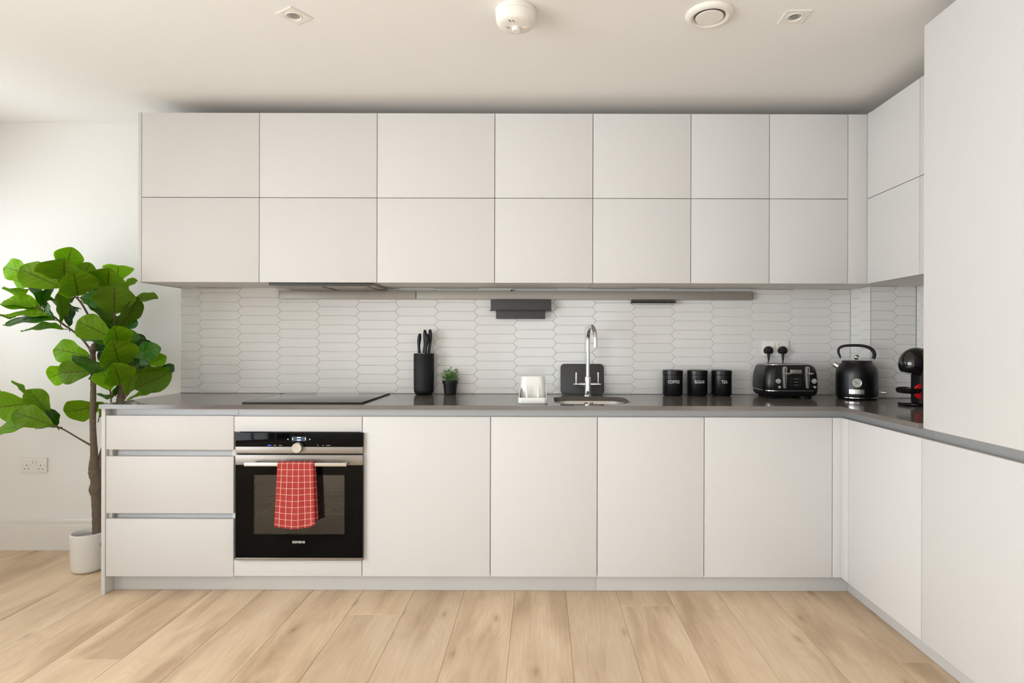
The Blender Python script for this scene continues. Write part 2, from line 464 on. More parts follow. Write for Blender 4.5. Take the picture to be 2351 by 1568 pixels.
def text_mb(mb, s, height, place, width=None, depth=0.0004, bold=0.0, mi=0):
    """adds lettering to mb; place(x, y, d) turns a letter point (x right, y up, d out) into 3-D"""
    cu = bpy.data.curves.new('lettering', 'FONT'); cu.body = s; cu.size = 1.0; cu.align_x = 'CENTER'
    cu.offset = bold; cu.space_character = 1.08
    o = bpy.data.objects.new('lettering', cu); COL.objects.link(o)
    bpy.context.view_layer.update()
    dg = bpy.context.evaluated_depsgraph_get()
    me = bpy.data.meshes.new_from_object(o.evaluated_get(dg))
    xs = [v.co.x for v in me.vertices]; ys = [v.co.y for v in me.vertices]
    hx = max(xs) - min(xs); hy = max(ys) - min(ys); mx_ = (max(xs) + min(xs)) / 2; my = min(ys)
    ky = height / hy; kx = (width / hx) if width else ky
    vs = [place((v.co.x - mx_) * kx, (v.co.y - my) * ky, depth) for v in me.vertices]
    mb.add(vs, [tuple(p.vertices) for p in me.polygons], mi)
    bpy.data.objects.remove(o); bpy.data.curves.remove(cu); bpy.data.meshes.remove(me)


# ------------------------------------------------------------------ the room
T = 0.15
struct(MB().box(XL - T, -2.2, YB, YB + T, -0.1, ZC + 0.1).box(-2.2, XR + T, YB, YB + T, -0.1, ZC + 0.1).build('wall_back', M['wall'], smooth=False))
struct(MB().box(XR, XR + T, YF, YB, -0.1, ZC + 0.1).build('wall_right', M['wall'], smooth=False))
mb = MB(); yy = YF
for (a_, b_, c_, d_) in (WIN_B, WIN_A):
    mb.box(XL - T, XL, yy, a_, 0, ZC).box(XL - T, XL, a_, b_, 0, c_).box(XL - T, XL, a_, b_, d_, ZC); yy = b_
mb.box(XL - T, XL, yy, YB, 0, ZC)
struct(mb.build('wall_left', M['wall'], smooth=False))
x0, x1, fz0, fz1 = WIN_FILL
struct(MB().box(XL - T, x0, YF - T, YF, 0, ZC).box(x1, XR + T, YF - T, YF, 0, ZC).box(x0, x1, YF - T, YF, 0, fz0).box(x0, x1, YF - T, YF, fz1, ZC)
       .build('wall_front', M['wall'], smooth=False))
struct(MB().box(XL - T, XR + T, YF - T, YB + T, ZC, ZC + 0.1).build('ceiling', M['ceiling'], smooth=False))
# boxed column in the corner, carrying tiles
struct(MB().box(1.771, XR, 3.168, YB, 0.0, ZC).build('wall_column', M['wall'], smooth=False))

# floor: oak planks with a fine seam; plank is a per-face number
PW, PX0 = 0.2405, -0.1165
known = {2: 2.66, 6: 2.196, -3: 2.569, -7: 2.204}
mb = MB(); pl = []
k0 = int(math.floor((XL - T - PX0) / PW)); k1 = int(math.ceil((XR + T - PX0) / PW))
rnd = random.Random(3)
g = 0.0005
for k in range(k0, k1):
    xa, xb = PX0 + k * PW, PX0 + (k + 1) * PW
    j = known.get(k, None)
    if j is None:
        j = rnd.uniform(3.37, 3.43)
    ends = [j + i * 1.38 for i in range(-6, 3)]
    for a, b in zip(ends[:-1], ends[1:]):
        a, b = max(a, YF - T), min(b, YB + T)
        if b - a < 0.01: continue
        mb.box(xa + g, xb - g, a + g, b - g, -0.02, 0.0, bev=0.0012, seg=1)
        pl.append((len(mb.f), rnd.random()))
nplank = len(mb.f)
mb.box(XL - T, XR + T, YF - T, YB + T, -0.1, -0.0014, mi=1)
floor = struct(mb.build('floor', [M['floor'], M['seam']], smooth=False))
at = floor.data.attributes.new('plank', 'FLOAT', 'FACE')
vals = []; prev = 0
for n, r in pl:
    vals += [r] * (n - prev); prev = n
vals += [0.5] * (len(floor.data.polygons) - len(vals))
at.data.foreach_set('value', vals[:len(floor.data.polygons)])


def skirting(name, a, b, wall, rot=None):
    mb = MB()
    prof = [(0, 0), (0.018, 0), (0.018, 0.140), (0.013, 0.144), (0.013, 0.150), (0.015, 0.156), (0.015, 0.168), (0.010, 0.175), (0, 0.175)]
    if wall == 'back':
        rings = [[(x, YB - d, z) for d, z in prof] for x in (a, b)]
    elif wall == 'left':
        rings = [[(XL + d, y, z) for d, z in prof] for y in (a, b)]
    elif wall == 'right':
        rings = [[(XR - d, y, z) for d, z in prof] for y in (a, b)]
    else:
        rings = [[(x, YF + d, z) for d, z in prof] for x in (a, b)]
    struct(mb.loft(rings).build(name, M['trim'], smooth=False))


skirting('baseboard_back', XL + 0.018, -2.052, 'back')
skirting('baseboard_left', YF, YB, 'left')
skirting('baseboard_right', YF, 0.88, 'right')

# side windows, and an unseen glazed door added for the front fill
yf = 0.05
for wi, ((y0, y1, z0, z1), nd) in enumerate(((WIN_A, 1), (WIN_B, 3))):
    w = struct(bpy.data.objects.new('window_%d' % (wi + 1), None)); COL.objects.link(w); w.location = (XL - 0.08, (y0 + y1) / 2, z0)
    mb = MB()
    mb.box(XL - 0.11, XL - 0.05, y0, y0 + yf, z0, z1).box(XL - 0.11, XL - 0.05, y1 - yf, y1, z0, z1)
    mb.box(XL - 0.11, XL - 0.05, y0 + yf, y1 - yf, z0, z0 + yf).box(XL - 0.11, XL - 0.05, y0 + yf, y1 - yf, z1 - yf, z1)
    for q in range(1, nd):
        ym = y0 + (y1 - y0) * q / nd
        mb.box(XL - 0.11, XL - 0.05, ym - yf / 2, ym + yf / 2, z0 + yf, z1 - yf)
    mb.build('window_frame', M['white_plastic'], w, smooth=False)
    MB().box(XL - 0.085, XL - 0.079, y0 + yf, y1 - yf, z0 + yf, z1 - yf).build('pane', M['pane'], w, smooth=False)
    if wi == 0: MB().box(XL - 0.10, XL + 0.02, y0 - 0.03, y1 + 0.03, z0 - 0.03, z0, bev=0.004).build('window_sill', M['trim'], w)
w = struct(bpy.data.objects.new('window_3', None)); COL.objects.link(w); w.location = ((x0 + x1) / 2, YF - 0.08, fz0)
mb = MB()
mb.box(x0, x0 + yf, YF - 0.11, YF - 0.05, fz0, fz1).box(x1 - yf, x1, YF - 0.11, YF - 0.05, fz0, fz1)
mb.box(x0 + yf, x1 - yf, YF - 0.11, YF - 0.05, fz0, fz0 + yf).box(x0 + yf, x1 - yf, YF - 0.11, YF - 0.05, fz1 - yf, fz1)
for q in (0.5,):
    xm = x0 + (x1 - x0) * q
    mb.box(xm - 0.04, xm + 0.04, YF - 0.11, YF - 0.05, fz0 + yf, fz1 - yf)
mb.build('window_frame', M['spec_frame'], w, smooth=False)
MB().box(x0 + yf, x1 - yf, YF - 0.085, YF - 0.079, fz0 + yf, fz1 - yf).build('pane', M['pane'], w, smooth=False)

# ------------------------------------------------------------------ base units
YD = 2.765          # front of base doors
ZD0, ZD1 = 0.087, 0.837
ZW0, ZW1 = 0.871, 0.891      # worktop
GAP = 0.0016
BX = [-2.031, -1.431, -0.831, -0.231, 0.269, 0.769, 1.369]


def base_body(root, xa, xb):
    MB().box(xa + 0.001, xb - 0.001, YD + 0.020, 3.345, ZD0, 0.812).box(xa + 0.001, xb - 0.001, YD + 0.055, 3.345, 0.812, ZW0 - 0.002) \
        .build('body', M['unit_body'], root, smooth=False)


def front(root, name, xa, xb, za, zb, y=YD, m='white_unit', th=0.018):
    return MB().box(xa + GAP, xb - GAP, y, y + th, za + GAP, zb - GAP, bev=0.0012, seg=2).build(name, M[m], root)


ep = MB().box(-2.050, -2.032, YD - 0.002, 3.345, 0.0, ZW0 - 0.001, bev=0.001).build('end_panel', M['white_unit'])
tag(ep, 'tall thin white end panel closing the base units beside the plant pot', 'panel')

# drawer unit
u = thing('drawer_unit', 'white base unit with three handleless drawers, left of the oven', 'drawer unit', (-1.731, 3.05, ZD0))
dz = [(1323.5, 1191.5), (1178.5, 1048), (1032.5, 954.5)]
mb = MB().box(BX[0] + 0.001, BX[1] - 0.001, YD + 0.045, 3.345, ZD0, 0.812).box(BX[0] + 0.001, BX[1] - 0.001, YD + 0.055, 3.345, 0.812, ZW0 - 0.002)
mb.box(BX[0] + 0.001, BX[0] + 0.017, YD + 0.02, YD + 0.045, ZD0, 0.812).box(BX[1] - 0.017, BX[1] - 0.001, YD + 0.02, YD + 0.045, ZD0, 0.812)
mb.build('body', M['unit_body'], u, smooth=False)
zz = [(P(400, a, YD).z, P(400, b, YD).z) for a, b in dz]
for a, b in zz:
    front(u, 'drawer', BX[0], BX[1], a - GAP, b + GAP)
for (a, b), (c, d) in zip(zz[:-1], zz[1:]):
    mb = MB()     # curved metal finger pull between two drawers
    prof = [(0.022, b - 0.016), (0.026, b - 0.020), (0.034, b - 0.014), (0.040, b), (0.042, (b + c) / 2), (0.040, c), (0.034, c + 0.012), (0.022, c + 0.014),
            (0.022, c + 0.016), (0.044, c + 0.016), (0.044, b - 0.022), (0.022, b - 0.022)]
    mb.loft([[(x, YD + dd, z) for dd, z in prof] for x in (BX[0] + 0.018, BX[1] - 0.018)]).build('finger_pull', M['alu'], u, angle=60)

# oven housing
u = thing('oven_housing', 'white base unit with thin strips above and below the built-in oven', 'cabinet', (-1.131, 3.05, ZD0))
ZO1, ZO0 = P(686, 992, YD).z, P(686, 1283.5, YD).z
MB().box(BX[1] + 0.001, BX[1] + 0.017, YD + 0.020, 3.345, ZD0, 0.812).box(BX[2] - 0.017, BX[2] - 0.001, YD + 0.020, 3.345, ZD0, 0.812) \
    .box(BX[1] + 0.017, BX[2] - 0.017, YD + 0.020, 3.345, ZD0, ZD0 + 0.018).box(BX[1] + 0.001, BX[2] - 0.001, YD + 0.055, 3.345, 0.812, ZW0 - 0.002) \
    .build('body', M['unit_body'], u, smooth=False)
front(u, 'upper_strip', BX[1], BX[2], ZO1, ZD1)
front(u, 'lower_strip', BX[1], BX[2], ZD0, ZO0 - 0.002)

labs = ['white handleless base cabinet directly right of the oven',
        'white handleless base cabinet under the off-white utensil caddy',
        'white handleless base cabinet under the right half of the sink and bare worktop',
        'wide white handleless base cabinet under the canisters and toaster']
for i in range(4):
    xa, xb = BX[i + 2], BX[i + 3]
    u = thing('base_cabinet', labs[i], 'cabinet', ((xa + xb) / 2, 3.05, ZD0), 0, 'handleless base cabinets')
    if i == 1 or i == 2:        # room for the sink bowl above
        MB().box(xa + 0.001, xb - 0.001, YD + 0.020, 3.345, ZD0, 0.66).box(xa + 0.001, xb - 0.001, YD + 0.020, YD + 0.028, 0.66, 0.812) \
            .build('body', M['unit_body'], u, smooth=False)
    else:
        base_body(u, xa, xb)
    front(u, 'door', xa, xb, ZD0, ZD1)

XD = 1.410          # plane of the right-hand run
u = thing('corner_filler', 'narrow white corner filler joining the two runs of base units', 'filler panel', (1.39, 2.75, ZD0))
MB().box(1.369 + GAP, 1.4255, YD, YD + 0.018, ZD0 + GAP, ZD1 - GAP, bev=0.001).build('front_strip', M['white_unit'], u)
MB().box(XD, XD + 0.018, 2.702 + GAP, YD - 0.0005, ZD0 + GAP, ZD1 - GAP, bev=0.001).build('side_strip', M['white_unit'], u)
u = thing('base_cabinet', 'white base cabinet of the right-hand run, between the corner and the tall unit', 'cabinet', (1.7, 2.44, ZD0))
MB().box(XD + 0.020, 1.99, 2.175, 2.78, ZD0, 0.812).box(XD + 0.055, 1.99, 2.175, 2.78, 0.812, ZW0 - 0.002).build('body', M['unit_body'], u, smooth=False)
MB().box(XD, XD + 0.018, 2.182 + GAP, 2.702 - GAP, ZD0 + GAP, ZD1 - GAP, bev=0.0012).build('door', M['white_unit'], u)

# tall unit
YT = 0.95
u = thing('tall_unit', 'full-height white unit filling the right edge of the kitchen', 'cabinet', (1.72, 1.56, ZD0))
MB().box(XD + 0.020, 2.0, YT, 2.172, ZD0, 0.812).box(XD + 0.055, 2.0, YT, 2.172, 0.812, 0.873).box(XD + 0.020, 2.0, YT, 2.155, 0.873, 2.352) \
    .build('body', M['unit_body'], u, smooth=False)
MB().box(XD + 0.0185, 2.0, 2.156, 2.174, 0.8735, 2.352, bev=0.001).build('side_panel', M['white_unit'], u)
MB().box(XD, XD + 0.018, YT, 2.174, 0.873, 2.352, bev=0.0012).build('upper_door', M['white_unit'], u)
MB().box(XD, XD + 0.018, YT, 2.182 - GAP, ZD0 + GAP, ZD1 - GAP, bev=0.0012).build('lower_door', M['white_unit'], u)

# metal grip channels under the worktop
CP = [(0.0, 0.0), (0.003, 0.0), (0.003, 0.012), (0.010, 0.004), (0.018, 0.003), (0.025, 0.010), (0.030, 0.022), (0.030, 0.054), (0.033, 0.056), (0.033, -0.001), (0.0, -0.001)]
CP = [(0.0195, 0.002), (0.023, 0.0), (0.030, 0.007), (0.034, 0.018), (0.0355, 0.032), (0.0355, 0.0575), (0.041, 0.0575), (0.041, -0.002), (0.0195, -0.002)]


def channel(a, b, axis, label, zt=0.8125):
    if axis == 'X':
        rings = [[(x, YD + d, zt + z) for d, z in CP] for x in (a, b)]
    else:
        rings = [[(XD + d, y, zt + z) for d, z in CP] for y in (a, b)]
    o = MB().loft(rings).build('grip_channel', M['alu'], None, angle=60)
    tag(o, label, 'grip channel', 'metal grip channels under the worktop')


xj = P(549, 945, YD + 0.04).x
channel(-2.031, xj - 0.0006, 'X', 'short metal grip channel under the worktop above the three drawers')
channel(xj + 0.0006, XD + 0.043, 'X', 'long metal grip channel under the worktop from oven to corner')
channel(2.1735, 2.80, 'Y', 'metal grip channel under the worktop below the kettle, right-hand run')
channel(YT, 2.1722, 'Y', 'metal grip channel between the two doors of the tall unit')

# plinths
xp = P(1368, 1340, 2.82).x
pls = [(MB().box(-2.031, xp - 0.0006, 2.820, 2.836, 0.001, ZD0 - 0.001, bev=0.0008), 'white plinth under drawers, oven and neighbouring cabinets, left of the joint'),
       (MB().box(xp + 0.0006, 1.486, 2.820, 2.836, 0.001, ZD0 - 0.001, bev=0.0008), 'white plinth under the right part of the back run, up to the corner'),
       (MB().box(1.470, 1.486, YT, 2.819, 0.001, ZD0 - 0.001, bev=0.0008), 'white plinth under the right-hand run of units')]
for mb, lb in pls:
    tag(mb.build('plinth', M['plinth']), lb, 'plinth', 'plinth boards')

# worktop with the sink opening
SX0, SX1, SY0, SY1, SR = 0.072, 0.448, 2.822, 3.192, 0.085
YWF = 2.745
outer = [(-2.050, YWF), (1.394, YWF), (1.394, 2.176), (2.015, 2.176), (2.015, 3.164), (1.767, 3.164), (1.767, 3.3625), (-2.050, 3.3625)]
inner = [(p[0], p[1]) for p in rrect((SX0 + SX1) / 2, (SY0 + SY1) / 2, (SX1 - SX0) / 2, (SY1 - SY0) / 2, SR, 0, 8)]
bm = bmesh.new(); ed = []
for loop in (outer, inner):
    vs = [bm.verts.new((x, y, ZW1)) for x, y in loop]
    for i in range(len(vs)): ed.append(bm.edges.new((vs[i], vs[(i + 1) % len(vs)])))
bmesh.ops.triangle_fill(bm, use_beauty=True, edges=ed)
top = bm.faces[:]
bmesh.ops.dissolve_limit(bm, angle_limit=0.01, verts=bm.verts[:], edges=[e for e in bm.edges if len(e.link_faces) == 2])
r = bmesh.ops.extrude_face_region(bm, geom=bm.faces[:])
for e in r['geom']:
    if isinstance(e, bmesh.types.BMVert): e.co.z = ZW0
bmesh.ops.recalc_face_normals(bm, faces=bm.faces[:])
be = [e for e in bm.edges if len(e.link_faces) == 2 and abs(e.verts[0].co.z - ZW1) < 1e-5 and abs(e.verts[1].co.z - ZW1) < 1e-5 and e.calc_face_angle(0) > 0.7]
bmesh.ops.bevel(bm, geom=be, offset=0.0014, segments=2, affect='EDGES')
me = bpy.data.meshes.new('worktop'); bm.to_mesh(me); bm.free(); me.materials.append(M['worktop'])
wt = bpy.data.objects.new('worktop', me); COL.objects.link(wt)
tag(wt, 'L-shaped grey stone worktop running over all base units', 'worktop')

# sink
sx, sy = (SX0 + SX1) / 2, (SY0 + SY1) / 2; hx, hy = (SX1 - SX0) / 2, (SY1 - SY0) / 2
u = thing('sink', 'stainless steel sink bowl let into the worktop below the tap', 'sink', (sx, sy, 0.69))
rings = [rrect(sx, sy, hx + 0.010, hy + 0.010, SR + 0.010, ZW0 - 0.0015, 8), rrect(sx, sy, hx + 0.003, hy + 0.003, SR, ZW0 - 0.0015, 8),
         rrect(sx, sy, hx + 0.001, hy + 0.001, SR, ZW0 - 0.006, 8), rrect(sx, sy, hx - 0.006, hy - 0.006, SR, 0.74, 8),
         rrect(sx, sy, hx - 0.016, hy - 0.016, SR - 0.01, 0.71, 8), rrect(sx, sy, hx - 0.045, hy - 0.045, SR - 0.03, 0.697, 8),
         rrect(sx, sy, 0.03, 0.03, 0.029, 0.694, 8)]
b_ = MB(); b_.loft(rings, False, True)
b_.build('bowl', M['satin'], u, angle=50)
MB().lathe([(0.036, 0.6955), (0.034, 0.699), (0.024, 0.698), (0.020, 0.6965)], (sx, sy, 0), 28).build('drain', M['chrome'], u)
mb = MB()
for px in (1343.5, 1347.5, 1356.5, 1360.5):
    p = P(px, 926, 3.186)
    mb.box(p.x - 0.0022, p.x + 0.0022, 3.1815, 3.186, p.z - 0.005, p.z + 0.005, bev=0.0008)
mb.build('overflow_slots', M['dark_slot'], u)

# ------------------------------------------------------------------ wall units
YW = 3.012
ZU0, ZUM, ZU1 = 1.486, 1.919, 2.352
UX = [-2.033, -1.433, -0.833, -0.233, 0.267, 0.767, 1.167, 1.567]
ulab = ['white wall cabinet at the end of the row nearest the fig tree',
        'white wall cabinet with the extractor hood set in its underside',
        'white wall cabinet above the black knife block and potted herb',
        'white wall cabinet above the tap and the stepped dark rack',
        'white wall cabinet above the small slotted rack on the rail',
        'narrow white wall cabinet above the sugar and tea canisters',
        'narrow white wall cabinet above the toaster']
pe = MB().box(-2.051, -2.034, YW, 3.363, ZU0, ZU1, bev=0.001).build('end_panel', M['white_unit'])
tag(pe, 'narrow white end panel closing the wall cabinets above the fig tree', 'panel')
for i in range(7):
    xa, xb = UX[i], UX[i + 1]
    u = thing('wall_cabinet', ulab[i], 'cabinet', ((xa + xb) / 2, 3.19, ZU0), 0, 'wall cabinets over the worktop')
    MB().box(xa + 0.0008, xb - 0.0008, YW + 0.020, 3.362, ZU0 + 0.004, ZU1).build('body', M['unit_body'], u, smooth=False)
    for a, b in ((ZUM, ZU1), (ZU0, ZUM)):
        front(u, 'door', xa, xb, a, b, y=YW)
XU = 1.665
u = thing('corner_wall_cabinet', 'white corner piece joining the two rows of wall cabinets', 'cabinet', (1.66, 3.19, ZU0))
MB().box(1.5685, 1.767, YW + 0.020, 3.362, ZU0 + 0.004, ZU1).box(1.767, 2.012, YW + 0.020, 3.163, ZU0 + 0.004, ZU1).build('body', M['unit_body'], u, smooth=False)
MB().box(1.567 + GAP, XU + 0.018, YW, YW + 0.018, ZU0 + GAP, ZU1 - GAP, bev=0.001).build('front_strip', M['white_unit'], u)
for (ya, yb, lb) in ((2.595, 3.010, 'white wall cabinet on the side wall above the coffee machine, next to the corner'),
                     (2.177, 2.595, 'white wall cabinet on the side wall, mostly hidden behind the tall unit')):
    u = thing('wall_cabinet', lb, 'cabinet', (1.85, (ya + yb) / 2, ZU0), 0, 'wall cabinets on the side wall')
    MB().box(XU + 0.020, 2.012, ya + 0.001, yb - 0.001, ZU0 + 0.004, ZU1).build('body', M['unit_body'], u, smooth=False)
    for a, b in ((ZUM, ZU1), (ZU0, ZUM)):
        MB().box(XU, XU + 0.018, ya + GAP, yb - GAP, a + GAP, b - GAP, bev=0.0012).build('door', M['white_unit'], u)

# ------------------------------------------------------------------ tiles
TA, TP, TH = 0.123, 0.022, 0.05127


def clip(poly, lo, hi, ax):
    for s_, lim in ((1, lo), (-1, -hi)):
        out = []
        for i in range(len(poly)):
            a, b = poly[i - 1], poly[i]
            da, db = s_ * a[ax] - lim, s_ * b[ax] - lim
            if (da >= 0) != (db >= 0):
                t = da / (da - db)
                out.append((a[0] + (b[0] - a[0]) * t, a[1] + (b[1] - a[1]) * t))
            if db >= 0: out.append(b)
        poly = out
        if len(poly) < 3: return []
    return poly


def tiles(mb, u0, u1, z0, z1, place, phase, zphase, rr):
    pitch = 2 * TA - TP
    gp = 0.0005
    k0 = int(math.floor((u0 - phase) / pitch)) - 1
    k1 = int(math.ceil((u1 - phase) / pitch)) + 1
    for k in range(k0, k1):
        cx = phase + (k + 0.5) * pitch
        zo = zphase + (TH / 2 if k % 2 else 0)
        n0 = int(math.floor((z0 - zo) / TH)) - 1; n1 = int(math.ceil((z1 - zo) / TH)) + 1
        for n in range(n0, n1):
            cz = zo + (n + 0.5) * TH
            h = TH / 2 - gp; a = TA - gp * 1.2
            hexa = [(cx - a, cz), (cx - a + TP, cz - h), (cx + a - TP, cz - h), (cx + a, cz), (cx + a - TP, cz + h), (cx - a + TP, cz + h)]
            poly = clip(clip(hexa, u0, u1, 0), z0, z1, 1)
            if len(poly) < 3: continue
            ar = 0.5 * sum(poly[i - 1][0] * poly[i][1] - poly[i][0] * poly[i - 1][1] for i in range(len(poly)))
            if abs(ar) < 2e-5: continue
            tu, tz = rr.uniform(-0.0022, 0.0022), rr.uniform(-0.006, 0.006)
            mx_ = sum(p[0] for p in poly) / len(poly); mz = sum(p[1] for p in poly) / len(poly)
            rings = []
            for ins, d in ((0, 0.0), (0, 0.0018), (0.0011, 0.0030), (0.0028, 0.0036)):
                ring = []
                m_ = len(poly)
                for i in range(m_):
                    p0, p, p2 = Vector(poly[i - 1]), Vector(poly[i]), Vector(poly[(i + 1) % m_])
                    e1 = (p - p0).normalized(); e2 = (p2 - p).normalized()
                    n1_ = Vector((-e1.y, e1.x)); n2_ = Vector((-e2.y, e2.x))
                    q = p + (n1_ + n2_) * (ins / max(0.35, 1 + n1_.dot(n2_)))
                    dd = d + (0 if d == 0 else (q.x - mx_) * tu + (q.y - mz) * tz)
                    ring.append(place(q.x, q.y, dd))
                rings.append(ring)
            mb.loft(rings, False, True)


rr = random.Random(11)
mb = MB()
ZT0, ZT1 = ZW1 + 0.0012, ZU0 + 0.002
YTF = YB - 0.003
mb.box(-2.043, 1.7645, YB - 0.0045, YB - 0.0005, ZT0, ZT1, mi=1)
n_before = len(mb.f)
tiles(mb, -2.043, 1.762, ZT0, ZT1, lambda u_, z, d: (u_, YB - 0.0042 - d, z), -0.8124, 1.384, rr)
o = mb.build('backsplash', [M['tile'], M['grout']], smooth=False)
tag(o, 'white elongated hexagon tile backsplash along the back wall', 'backsplash')
mb = MB()
mb.box(1.7665, 1.7705, 3.163, YB - 0.0055, ZT0, ZT1, mi=1)
mb.box(1.7705, XR - 0.001, 3.1635, 3.1675, ZT0, ZT1, mi=1)
tiles(mb, 0.0, YB - 0.006 - 3.163, ZT0, ZT1, lambda u_, z, d: (1.7664 - d, 3.163 + u_, z), 0.093, 1.384, rr)
tiles(mb, 1.765, XR - 0.006, ZT0, ZT1, lambda u_, z, d: (u_, 3.1632 - d, z), 1.899, 1.384, rr)
mb.tube([(1.7625, 3.1585, ZT0), (1.7625, 3.1585, ZT1)], 0.0025, 8)
o = mb.build('backsplash', [M['tile'], M['grout']], smooth=False)
tag(o, 'white hexagon tiles wrapping the boxed corner behind the kettle', 'backsplash')
mb = MB()
mb.box(XR - 0.0045, XR - 0.0005, 2.18, 3.158, ZT0, ZT1, mi=1)
tiles(mb, 2.18, 3.155, ZT0, ZT1, lambda u_, z, d: (XR - 0.0042 - d, u_, z), 2.9, 1.384, rr)
o = mb.build('backsplash', [M['tile'], M['grout']], smooth=False)
tag(o, 'white hexagon tiles on the side wall behind the coffee machine', 'backsplash')

# ------------------------------------------------------------------ extractor, rail and racks
u = thing('extractor_hood', 'slim grey extractor hood under the wall cabinet over the hob', 'extractor hood', (-1.12, 3.19, 1.478))
MB().box(-1.392, -0.862, 3.034, 3.325, 1.4755, 1.4895, bev=0.002).build('frame', M['rail'], u)
mb = MB()
for a, b in ((-1.355, -1.140), (-1.115, -0.900)):
    mb.box(a, b, 3.085, 3.300, 1.4715, 1.4757, bev=0.001)
    for i in range(9):
        yy = 3.10 + i * 0.0225
        mb.box(a + 0.01, b - 0.01, yy, yy + 0.010, 1.4700, 1.4718)
mb.build('grease_filter', M['steel'], u, smooth=False)
MB().box(-1.392, -0.862, 3.030, 3.0345, 1.472, 1.4885, bev=0.001).build('front_lip', M['dark_grey'], u)

xa, xm, xb = P(641, 677, 3.325).x, P(955, 677, 3.325).x, P(1728, 677, 3.325).x
zt, zb = P(1240, 668.3, 3.325).z, P(1240, 687.3, 3.325).z
for a, b, lb in ((xa, xm - 0.002, 'short grey metal wall rail below the extractor hood'), (xm + 0.002, xb, 'long grey metal wall rail carrying the two dark racks')):
    u = thing('wall_rail', lb, 'rail', ((a + b) / 2, 3.34, zb), 0, 'metal rails on the tiles')
    MB().box(a, b, 3.325, 3.3585, zb, zt, bev=0.0015).build('profile', M['rail'], u)
    MB().box(a - 0.0018, a + 0.0001, 3.3255, 3.358, zb + 0.0005, zt - 0.0005).build('end_shadow', M['dark_grey'], u, smooth=False)  # dark strips at both rail ends, painted in for the shadow gap
    MB().box(b - 0.0001, b + 0.0018, 3.3255, 3.358, zb + 0.0005, zt - 0.0005).build('end_shadow', M['dark_grey'], u, smooth=False)
p = P(1175, 668, 3.34)
o = MB().lathe([(0.0055, zt + 0.0005), (0.0062, zt + 0.004), (0.004, zt + 0.009)], (p.x, p.y, 0), 16).build('sensor_button', M['dark_slot'])
tag(o, 'tiny round black sensor button on top of the long rail', 'sensor')

# stepped dark rack
u = thing('stepped_rack', 'dark grey stepped metal rack hanging from the rail left of the tap', 'rack', (-0.105, 3.31, 1.32))
a, b = P(1126.5, 700, 3.30), P(1265.7, 700, 3.30)
za, zb2, zc = P(1196, 687.8, 3.30).z, P(1196, 711.5, 3.30).z, P(1196, 731.4, 3.30).z
MB().box(a.x, b.x, 3.300, 3.3035, zb2, za, bev=0.0008).box(a.x, b.x, 3.3035, 3.322, za - 0.0035, za - 0.0005).build('upper_plate', M['dark_grey'], u)
MB().box(a.x - 0.008, b.x + 0.003, 3.290, 3.352, zb2 - 0.004, zb2 - 0.001, bev=0.0008).build('ledge', M['dark_grey'], u)
a, b = P(1138.8, 720, 3.31), P(1251.8, 720, 3.31)
MB().box(a.x, b.x, 3.310, 3.3135, zc, zb2 - 0.004, bev=0.0008).box(a.x, b.x, 3.3135, 3.352, zc, zc + 0.003).build('lower_plate', M['board'], u)

u = thing('slotted_rack', 'small dark slotted rack hanging from the rail above the coffee canister', 'rack', (0.62, 3.32, 1.40))
a, b = P(1450.5, 692, 3.31), P(1551, 692, 3.31); z1_, z0_ = P(1500, 687.9, 3.31).z, P(1500, 697, 3.31).z
mb = MB().box(a.x, b.x, 3.310, 3.352, z0_, z0_ + 0.003, bev=0.0006).box(a.x, b.x, 3.332, 3.3355, z0_, z1_ - 0.001)
n = 7
for i in range(n):
    xx = a.x + (b.x - a.x) * i / (n - 1)
    mb.box(xx - 0.0022, xx + 0.0022, 3.311, 3.333, z0_ + 0.002, z1_ - 0.006)
mb.box(a.x, b.x, 3.3105, 3.3135, z1_ - 0.011, z1_ - 0.001)
mb.build('frame', M['dark_grey'], u, smooth=False)
MB().box(a.x - 0.001, b.x + 0.004, 3.300, 3.310, z0_ - 0.001, z0_ + 0.001).build('front_lip', M['satin'], u, smooth=False)

# ------------------------------------------------------------------ hob
u = thing('induction_hob', 'flat black glass induction hob set on the worktop over the oven', 'hob', (-1.127, 3.06, ZW1))
MB().box(-1.408, -0.847, 2.808, 3.313, ZW1 + 0.0010, ZW1 + 0.0068, bev=0.001).build('glass_top', M['hob_glass'], u)
MB().box(-1.413, -0.842, 2.803, 2.8078, ZW1 + 0.0003, ZW1 + 0.0066, bev=0.0006).box(-1.413, -0.842, 3.3132, 3.318, ZW1 + 0.0003, ZW1 + 0.0066, bev=0.0006) \
    .box(-1.413, -1.4082, 2.8078, 3.3132, ZW1 + 0.0003, ZW1 + 0.0066, bev=0.0006).box(-0.8468, -0.842, 2.8078, 3.3132, ZW1 + 0.0003, ZW1 + 0.0066, bev=0.0006).build('edge_trim', M['black_soft'], u)
MB().box(-1.20, -1.055, 2.835, 2.8362, ZW1 + 0.0067, ZW1 + 0.0070).build('touch_slider_mark', M['grey_mark'], u, smooth=False)

# ------------------------------------------------------------------ oven
YO = 2.747
u = thing('built_in_oven', 'black glass and steel built-in oven with checked towel on its handle', 'oven', (-1.131, 3.0, ZO0))


def oz(y): return P(686, y, YO).z


def ox(x): return P(x, 1140, YO).x


